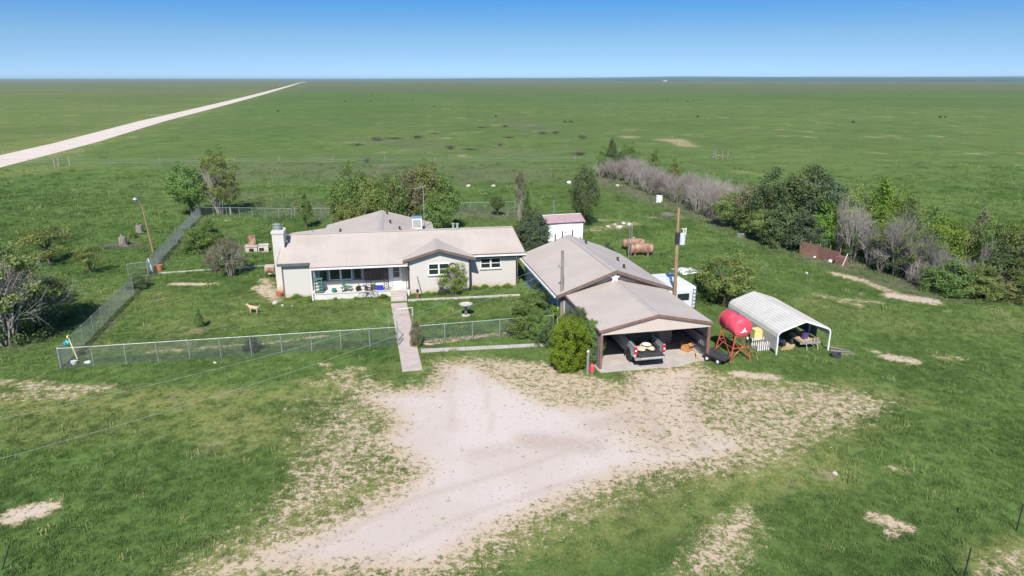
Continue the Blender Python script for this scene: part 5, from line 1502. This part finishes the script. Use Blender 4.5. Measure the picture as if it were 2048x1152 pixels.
# bins far right
bn = thing('burn_barrel', 'white steel barrel standing near the bare bushes', 'barrel', at(1318,405), 0)
MB().lathe([(.48,0),(.50,.03),(.50,.5),(.52,.52),(.50,.54),(.50,1.0),(.52,1.03),(.44,1.03),(.42,.9)], n=18).build('drum', M['shed_white'], bn); MB().lathe([(.44,0),(.02,.01)], (0,0,.9), n=18).build('inside', M['dark'], bn)
tg_ = thing('stock_trough', 'low pale metal trough in front of the dark trees', 'trough', at(1481,474), .1)
m = MB(); m.bx(-.45,.45,-.28,.28,.0,.5); m.build('trough_body', M['galv'], tg_, bevel=.05); MB().bx(-.40,.40,-.23,.23,.501,.515).build('water', M['dark'], tg_)
# rusty panels in windbreak
A_ = at(1598,508); B_ = at(1676,528); dv = (B_-A_); Lp = dv.length
rp_ = thing('rusty_panel_fence', 'rusty sheet metal panels standing against the windbreak', 'panel fence', A_, math.atan2(dv.y, dv.x))
for i in range(4): MB().bx(i*Lp/4+.02, (i+1)*Lp/4-.02, -.03+.03*(i % 2), .03+.03*(i % 2), -.05, 1.42-.05*i).build('panel', M['rust_panel'] if i < 2 else M['post_brown'], rp_)
for i in range(5): MB().tube((i*Lp/4,.1,-.1),(i*Lp/4,.1,1.65),.05).build('post', M['grey_wood'], rp_)
MB().bx(Lp-.1,Lp+.75,-.45,.45,-.02,.85).build('end_board', M['post_brown'], rp_)
MB().tube((Lp+.8,-.4,0),(Lp+1.1,-.3,1.35),.05).build('brace', M['white'], rp_)
for (x, y, s, lb) in ((1630,516,.22,'white block by the left foot of the rusty panels'),(1662,524,.3,'pale block by the right foot of the rusty panels')): rock(x,y,s,lb,'tarp')

# ---------------------------------------------------------------- porch things
def pl(u, v, z=.49): return hloc(u, v, z)
ps = thing('plant_stand', 'green tiered wire plant stand at the left end of the porch', 'plant stand', pl(2.95,-.85), HA)
m = MB()
for x in (-.28,.28):
    for y in (-.16,.16): m.bx(x-.02,x+.02,y-.02,y+.02,0,1.35)
m.build('leg', M['green_paint'], ps)
for i in range(5): MB().bx(-.34,.34,-.2,.2,.12+i*.28,.15+i*.28).build('shelf', M['green_paint'], ps)
pt = MB().lathe([(.13,0),(.22,.12),(.20,.30),(.15,.33)], n=14).build('teal_pot', M['teal'], None); pt.location = pl(4.2,-.85); tag(pt, 'round teal pot on the porch floor', 'pot')
lc = thing('lounge_chair', 'grey green reclining patio chair on the porch', 'chair', pl(5.45,-.75), HA+R(75))
m = MB(); m.bxr((0,.05,.36),(.52,.55,.06)); m.build('seat', M['green_paint'], lc); m = MB(); m.bxr((0,.48,.62),(.52,.08,.62),(R(-28),0,0)); m.build('backrest', M['green_paint'], lc)
for x in (-.25,.25):
    for y in (-.2,.3): MB().tube((x,y,0),(x,y,.36),.018).build('leg', M['galv'], lc)
    MB().bx(x-.03,x+.03,-.2,.42,.56,.60).build('armrest', M['galv'], lc)
tb = thing('side_table', 'small grey side table left of the patio chair', 'table', pl(4.95,-.95), HA)
MB().lathe([(.24,.36),(.25,.40)], n=16).build('top', M['sheet_grey'], tb)
for i in range(3): MB().tube((.16*math.cos(i*2.1),.16*math.sin(i*2.1),0),(.1*math.cos(i*2.1),.1*math.sin(i*2.1),.36),.015).build('leg', M['iron'], tb)
tr_ = thing('tricycle', 'purple child tricycle parked on the porch', 'tricycle', pl(6.6,-.8), HA+1.9)
m = MB(); m.path([(0,.35,.55),(0,.1,.38),(0,-.35,.28)],.03); m.path([(0,.35,.25),(0,.33,.70)],.025); m.tube((-.22,.33,.72),(.22,.33,.72),.02); m.build('frame', M['purple'], tr_)
MB().bxr((0,-.15,.45),(.2,.26,.06)).build('saddle', M['plastic_black'], tr_, bevel=.02)
for x, y, r_ in ((0,.38,.25),(-.25,-.38,.16),(.25,-.38,.16)): MB().lathe([(.05,-.03),(r_*.9,-.03),(r_,0),(r_*.9,.03),(.05,.03)], (x,y,r_), (1,0,0), 16).build('wheel', M['purple'] if x else M['rubber'], tr_)
bl = MB().bx(-.30,.30,-.22,.22,0,.48).build('cooler_box', M['blue'], None, bevel=.03); bl.location = pl(8.05,-.75); bl.rotation_euler = (0,0,HA); tag(bl, 'bright blue cooler box on the porch by the iron post', 'cooler')
ld = MB().bx(-.31,.31,-.23,.23,.481,.54).build('lid', M['white'], bl)
bp = MB().lathe([(.17,0),(.24,.40),(.26,.42),(.2,.40)], n=14).build('dark_pot', M['grey_trim'], None); bp.location = pl(7.5,-.75); tag(bp, 'dark planter between purple tricycle and blue cooler', 'planter')
plb = MB().lathe([(.13,0),(.18,.28),(.19,.29)], n=12).build('lime_bucket', M['bag'], None); plb.location = pl(7.2,-.95); tag(plb, 'small pale bucket by the left iron porch post', 'bucket')
# fallen shelf-like frame in front of porch
bk = thing('leaning_frame', 'dark bicycle leaning against the front of the porch', 'bicycle', hloc(7.1,-1.78,0), HA+.15)
bk.name = 'bicycle'
for x in (-.5,.5):
    m = MB()
    for i in range(20):
        a, b = 2*math.pi*i/20, 2*math.pi*(i+1)/20
        m.tube((x+.32*math.cos(a),0,.33+.32*math.sin(a)),(x+.32*math.cos(b),0,.33+.32*math.sin(b)),.02,n=5)
    for i in range(8): m.tube((x,0,.33),(x+.31*math.cos(i*.785),0,.33+.31*math.sin(i*.785)),.005,n=3)
    m.build('wheel', M['rubber'], bk)
m = MB(); m.path([(-.5,0,.33),(-.12,0,.33),(-.2,0,.8),(.3,0,.78),(-.12,0,.33)],.02); m.path([(-.5,0,.33),(-.2,0,.8)],.018); m.path([(.5,0,.33),(.3,0,.78),(.26,0,.95)],.02); m.tube((.26,-.25,.95),(.26,.25,.95),.018); m.build('frame', M['iron'], bk)
MB().bxr((-.22,0,.88),(.24,.13,.05)).build('saddle', M['plastic_black'], bk)
lt2 = thing('lantern_post', 'short brown post lantern beside the front steps', 'lantern', hloc(11.25,-2.35,0), HA)
MB().bx(-.07,.07,-.07,.07,-.05,.62).build('post', M['post_brown'], lt2); MB().bx(-.11,.11,-.11,.11,.62,.82).build('lamp_box', M['iron'], lt2)
cn = thing('leaning_pipe', 'thin dark pipe leaning on the bay wall', 'pipe', hloc(11.65,-1.25,0), HA)
MB().tube((0,0,0),(-.35,.22,1.6),.03).build('shaft', M['iron'], cn)
wr = MB(); [wr.tube((.30*math.cos(a),0,.30*math.sin(a)),(.30*math.cos(a+.4),0,.30*math.sin(a+.4)),.05,n=6) for a in [i*.3927 for i in range(16)]]
wo_ = wr.build('wreath', M['bark'], None); wo_.location = hloc(14.38,-1.03,2.38); wo_.rotation_euler = (0,0,HA); tag(wo_, 'round brown wreath hanging right of the bay window', 'wreath')
fl_ = thing('flower_bed_shrub', 'purple leaved plant left of the yellowish shrub', 'plant', hloc(13.35,-1.7,0), 0)
part('crown', with_mat(CROWN['dome'][0], LEAF['bluish']), fl_).scale = (.8,.8,.7)
m_ = with_mat(CROWN['dome'][1], LEAF['bright'])
for i, (u, v, s, lb) in enumerate(((12.1,-1.55,.7,'green flower bed plant under the left of the bay window'),(12.7,-1.65,.6,'green flower bed plant under the middle of the bay window'),(15.4,-1.75,.9,'green flower bed plant at the right corner of the bay'),(16.4,-.55,.8,'green flower bed plant just right of the downspout'),(17.2,-.5,.9,'green flower bed plant under the left of the right window'),(18.3,-.55,.7,'green flower bed plant under the right of the right window'),(19.3,-.5,.8,'green flower bed plant at the right end of the house wall'),(1.0,-.65,.8,'green plant at the left front corner of the house'),(2.2,-1.75,.7,'green plant at the foot of the white downspout'),(6.1,-1.75,.55,'weeds in front of the porch floor left of the bicycle'),(8.3,-1.75,.8,'weeds in front of the porch floor right of the bicycle'),(4.3,-1.6,.5,'low weeds in front of the teal pot'))):
    t_ = thing('bed_plant', lb, 'plant', hloc(u,v,0), i, 'plants along the foot of the house wall'); part('crown', m_, t_).scale = (s*1.2,s*.8,s*.55)

# ================================================================== PASTURE
cow0 = thing('cow', 'small black cow grazing far out on the open pasture', 'cow', (0,0,0), 0, 'black cattle on the far pasture')
skin('body', [(-.9,0,1.15),(-.2,0,1.15),(.6,0,1.2),(1.0,0,1.2),(1.35,0,.95),(1.6,0,.6),(.6,.22,.7),(.6,.24,.05),(.6,-.22,.7),(.62,-.24,.05),(-.85,.22,.75),(-.9,.24,.05),(-.85,-.22,.75),(-.85,-.24,.05),(-1.15,0,1.15),(-1.22,0,.6)],
     [(0,1),(1,2),(2,3),(3,4),(4,5),(2,6),(6,7),(2,8),(8,9),(0,10),(10,11),(0,12),(12,13),(0,14),(14,15)],
     [.36,.42,.40,.28,.2,.13,.16,.08,.16,.08,.18,.08,.18,.08,.06,.04], M['cow'], cow0, 1)
cows = [(690,203.5),(742,203),(825,201),(742,191),(992,234),(1130,246),(1142,246),(868,214),(1334,199),(1375,204),(1387,202),(1395,235),(1641,220),(1706,246),(1820,190),(1880,236),(1890,236),(556,224)]
for i, (x, y) in enumerate(cows):
    c = cow0 if i == 0 else copy_tree(cow0)
    c.location = at(x, y); c.rotation_euler = (0,0,vr.uniform(0,6.28)); c.scale = (.62,)*3
# wire fence posts across the pasture
fp0 = None
def fpost(x, y, h=1.3, label='thin pale post of the far pasture fence', group='far pasture fence posts', mat='grey_wood', r=.07):
    t = thing('fence_post', label, 'post', at(x, y), 0, group)
    MB().tube((0,0,-.1),(0,0,h),r,r*.8,6).build('shaft', M[mat], t)
for x, y in ((470,328),(667,326),(320,329),(560,327),(770,325),(870,325),(1150,324),(60,334),(220,331)): fpost(x, y, 1.7)
for i, (x, y) in enumerate(((110,334),(118,333),(140,332))): fpost(x, y, 2.0, ['pale gate post farthest left by the county road','pale gate post in the middle by the county road','pale gate post right of the other two by the county road'][i], 'gate posts by the county road', 'bark_pale', .12)
for i, (x, y) in enumerate(((1426,318),(1431,318),(1444,318),(1455,318))): fpost(x, y, 2.2, 'grey post of the small pen beyond the windbreak', 'pen posts beyond the windbreak', 'grey_wood', .13)
cw = MB(); a_ = at(-60,331); b_ = at(1190,324.5)
for z in (.5,.85,1.2): cw.tube((a_.x,a_.y,z),(b_.x,b_.y,z),.02,n=4)
tag(cw.build('wire_strand', M['wire'], None), 'wire strands of the pasture fence behind the yard', 'fence wire')
for i, (x, y, y2) in enumerate(((2032,1062,1008),(1925,1165,1095))):
    p = at(x, y); t = thing('steel_fence_post', ['thin dark steel fence post in the right foreground grass','thin dark steel fence post at the bottom right picture edge'][i], 'post', p, 0)
    MB().tube((0,0,-.1),(.02,0,height_at(x,y2,p.y)),.028,.026,6).build('shaft', M['iron'], t)
p = at(2,1140); t = thing('steel_fence_post', 'dark leaning stake at the bottom left picture edge', 'post', p, 0)
MB().tube((0,0,-.1),(.35,.25,.95),.028,.022,6).build('shaft', M['iron'], t)
# brush piles far out
for i, (x, y, s) in enumerate(((965,256,7),(1010,254,7),(755,281,8),(790,278,8),(835,276,8),(900,298,6),(940,300,6),(1085,268,7),(1165,277,6),(1018,276,5),(1160,310,7),(1110,268,6),(715,291,6),(1000,292,4),(735,325,4),(870,268,5))):
    t = thing('brush_heap', 'dark low heap of dead brush out on the pasture', 'brush pile', at(x, y), i, 'brush heaps on the pasture')
    o = part('bare_branches', with_mat(TWIGS[i % 3], TWIG['dead']), t); o.scale = (s*1.25, s*.7, .6+.3*(i % 3))
# rubble behind the shed
for i, (x, y) in enumerate(((1216,455),(1230,452),(1246,449),(1258,452),(1238,458))): rock(x, y, .30+.05*i, ['pale rubble stone nearest the columnar tree','pale rubble stone second from the columnar tree','pale rubble stone in the middle of the rubble','pale rubble stone farthest from the columnar tree','pale rubble stone nearest the shed side of the rubble'][i])
plant(1335,436,424,40,None,None,'low heap of dead branches behind the utility pole','brush pile','brush_heap',None,.0,None,('wide','grey',1.0))
plant(232,495,486,44,None,None,'low purple brush round the foot of the grey stump','brush pile','brush_heap',None,.0,None,('wide','purple',1.0))
# far farm on the horizon
for i, (x, w_, h_) in enumerate(((1962,26,9),(1990,40,6),(1330,30,5))):
    p = at(x, 162.5); t = thing('far_farm_building', ['white farm building on the far horizon, left of two','white farm building on the far horizon, right of two','pale farm roof on the horizon right of centre'][i], 'building', p, .1)
    MB().bx(-w_/2,w_/2,-8,8,-.5,h_).build('wall', M['shed_white'], t); MB().slab([(-w_/2-1,-9,h_),(w_/2+1,-9,h_),(w_/2+1,0,h_+3.5),(-w_/2-1,0,h_+3.5)],(0,0,.4)).build('roof', M['galv'], t)

# ================================================================== GRASS
k = NT('grass_blades')
dI, sI = k.attr('dry', 'INSTANCER'), k.attr('scrub', 'INSTANCER')
c, n1, n2, n3 = grass_colour(k, dI, sI)
h = k.n('HueSaturation'); k.set(h.inputs['Color'], c); h.inputs['Value'].default_value = 1.12
k.set(h.inputs['Value'], k.math('MULTIPLY_ADD', k.n('ObjectInfo').outputs['Random'], .42, 1.30))
h.inputs['Saturation'].default_value = .94
k.fin(h.outputs['Color'], .8, 0, .1)
trn = k.n('BsdfTranslucent'); k.set(trn.inputs['Color'], h.outputs['Color']); mx = k.n('MixShader'); mx.inputs[0].default_value = .3
k.t.links.new(k.p.outputs[0], mx.inputs[1]); k.t.links.new(trn.outputs[0], mx.inputs[2]); k.t.links.new(mx.outputs[0], k.out.inputs['Surface'])
MAT_BLADE = k.mat
def tuft_mesh(seed, n, rad, hgt):
    rng = random.Random(seed); v = []; f = []
    for i in range(n):
        a = rng.uniform(0, 6.28); r = rad*math.sqrt(rng.random()); x, y = r*math.cos(a), r*math.sin(a)
        b = rng.uniform(0, 6.28); w_ = .012*rng.uniform(.7, 1.5); hh = hgt*rng.uniform(.5, 1.2); l = hh*rng.uniform(.2, .9); la = rng.uniform(0, 6.28)
        o = len(v); dx, dy = math.cos(b)*w_, math.sin(b)*w_
        v += [(x-dx,y-dy,-.01),(x+dx,y+dy,-.01),(x+dx*.7+math.cos(la)*l*.4,y+dy*.7+math.sin(la)*l*.4,hh*.65),(x-dx*.7+math.cos(la)*l*.4,y-dy*.7+math.sin(la)*l*.4,hh*.65),(x+math.cos(la)*l,y+math.sin(la)*l,hh)]
        f += [(o,o+1,o+2,o+3),(o+3,o+2,o+4)]
    me = bpy.data.meshes.new('grass_tuft'); me.from_pydata(v, [], f); me.materials.append(MAT_BLADE); return me
proto_col = bpy.data.collections.new('grass_kinds')
for i in range(4):
    o = bpy.data.objects.new('grass_tuft', tuft_mesh(i, 46, .26, .085+.02*i)); proto_col.objects.link(o)
rng = np.random.default_rng(4)
m = MB(); cs = np.stack([rng.uniform(-22, 20, 3200), rng.uniform(22, 42, 3200)], 1)
cs = cs[cover(cs[:, 0], cs[:, 1])[0] > .62][:900]
for x, y in cs:
    r_ = rng.uniform(.016, .042)*(1.8 if rng.random() < .08 else 1)
    m.ell((x, y, r_*.25), (r_, r_*rng.uniform(.6, 1), r_*.6), 5, 3)
m.build('loose_stones', pm('drive_stone', (.40, .33, .28), (.20, .165, .14), .4, .95), None, kind='stuff')
def in_frame(a, lo, rotz, rect):
    c, s = math.cos(rotz), math.sin(rotz); x = a[:, 0]-lo.x; y = a[:, 1]-lo.y
    u = x*c+y*s; v = -x*s+y*c
    return (u > rect[0]) & (u < rect[1]) & (v > rect[2]) & (v < rect[3])
Q = []
for (y0, y1, dens) in ((19,26,13),(26,36,15),(36,48,13),(48,62,8),(62,85,3.2),(85,118,1.2),(118,156,.55)):
    hw = y1*.80+3; n = int((y1-y0)*2*hw*dens); a = np.stack([rng.uniform(-hw, hw, n), rng.uniform(y0, y1, n)], 1)
    a = a[np.abs(a[:, 0]) < a[:, 1]*.80+2]
    Q.append(np.concatenate([a, np.full((len(a), 1), 1.0 if y0 < 48 else 1.25 if y0 < 62 else 1.9 if y0 < 85 else 2.5 if y0 < 118 else 3.0)], 1))
Q = np.concatenate(Q)
Q = Q[rng.random(len(Q)) < 1-sstep(Q[:, 1], 95, 158)*.92]
bad = np.zeros(len(Q), bool)
for rect in ((-1.1,20.3,.0,9),(2.3,10.7,-1.4,.2),(10.5,15.9,-1,0),(2.8,13,8,15),(8.9,10.4,-3,.2),(-.6,2.8,8,13.2)): bad |= in_frame(Q, HO, HA, rect)
bad |= in_frame(Q, GO, GA, (-4.15,4.15,7.9,19.8)) | in_frame(Q, GO, GA, (-4.0,4.0,-.5,8))
bad |= in_frame(Q, Vector((17.95,43.15,0)), R(10.5), (-.05,4.05,1.0,6.9)) | in_frame(Q, Vector((13,53,0)), R(13), (-1.2,1.2,-2,2.2)) | in_frame(Q, Vector((4.11,77.15,0)), R(15), (-.1,4.4,0,3.2))
def near_seg(a, p, q, w_):
    ex, ey = q.x-p.x, q.y-p.y; t = np.clip(((a[:, 0]-p.x)*ex+(a[:, 1]-p.y)*ey)/(ex*ex+ey*ey), 0, 1)
    return (a[:, 0]-p.x-t*ex)**2+(a[:, 1]-p.y-t*ey)**2 < w_*w_
bad |= near_seg(Q, w_a, w_b, .78) | near_seg(Q, at(842,702), at(1105,689), .42) | near_seg(Q, at(816,601), at(1040,590), .4) | near_seg(Q, at(314,547), at(542,531), .4)
Q = Q[~bad]
NW = len(Q); wsel = rng.random(NW) < .022; Q[wsel, 2] *= rng.uniform(1.5, 2.4, wsel.sum())
d_, y_, s_, _ = cover(Q[:, 0], Q[:, 1])
y_ = np.where(wsel, np.maximum(y_, rng.uniform(0, .9, NW)), y_)
nz = np.array([mnoise.noise(Vector((x*.9, y*.9, 3.1)))+.5*mnoise.noise(Vector((x*2.6, y*2.6, 7.7))) for x, y in Q[:, :2]])
keep = rng.random(len(Q)) < np.clip(1.0-sstep(d_+nz*.55, .30, .72), 0.012, 1)
Q = Q[keep]; d_ = d_[keep]; y_ = y_[keep]; s_ = s_[keep]; nz = nz[keep]
y_ = np.maximum(y_, sstep(d_, .25, .7)*.8)
scl = Q[:, 2]*(0.75+.17*np.clip(nz, -1, 1)+rng.uniform(-.15, .25, len(Q)))*(1-.45*sstep(d_, .3, .8))*(1-.25*y_)
pm_ = bpy.data.meshes.new('grass'); pm_.vertices.add(len(Q))
co = np.zeros((len(Q), 3)); co[:, :2] = Q[:, :2]; pm_.vertices.foreach_set('co', co.ravel())
for nm, arr in (('dry', y_), ('scrub', s_), ('scl', scl), ('rot', rng.uniform(0, 6.28, len(Q)))):
    a = pm_.attributes.new(nm, 'FLOAT', 'POINT'); a.data.foreach_set('value', arr.astype(np.float32))
pm_.update()
go = bpy.data.objects.new('grass', pm_); COL.objects.link(go); go['kind'] = 'stuff'
ng = bpy.data.node_groups.new('grass_scatter', 'GeometryNodeTree')
ng.interface.new_socket('Geometry', in_out='INPUT', socket_type='NodeSocketGeometry'); ng.interface.new_socket('Geometry', in_out='OUTPUT', socket_type='NodeSocketGeometry')
gi = ng.nodes.new('NodeGroupInput'); gout = ng.nodes.new('NodeGroupOutput')
ip = ng.nodes.new('GeometryNodeInstanceOnPoints'); ci = ng.nodes.new('GeometryNodeCollectionInfo'); ci.inputs['Collection'].default_value = proto_col
ci.inputs['Separate Children'].default_value = True; ci.inputs['Reset Children'].default_value = True
ip.inputs['Pick Instance'].default_value = True
def nattr(n_):
    a = ng.nodes.new('GeometryNodeInputNamedAttribute'); a.data_type = 'FLOAT'; a.inputs['Name'].default_value = n_; return a.outputs[0]
cx = ng.nodes.new('ShaderNodeCombineXYZ'); ng.links.new(nattr('rot'), cx.inputs[2])
ri = ng.nodes.new('FunctionNodeRandomValue'); ri.data_type = 'INT'; ri.inputs[4].default_value = 0; ri.inputs[5].default_value = 3
ng.links.new(gi.outputs[0], ip.inputs['Points']); ng.links.new(ci.outputs[0], ip.inputs['Instance'])
ng.links.new(ri.outputs[2], ip.inputs['Instance Index']); ng.links.new(cx.outputs[0], ip.inputs['Rotation']); ng.links.new(nattr('scl'), ip.inputs['Scale'])
ng.links.new(ip.outputs[0], gout.inputs[0])
md = go.modifiers.new('scatter', 'NODES'); md.node_group = ng
print('grass tufts', len(Q))
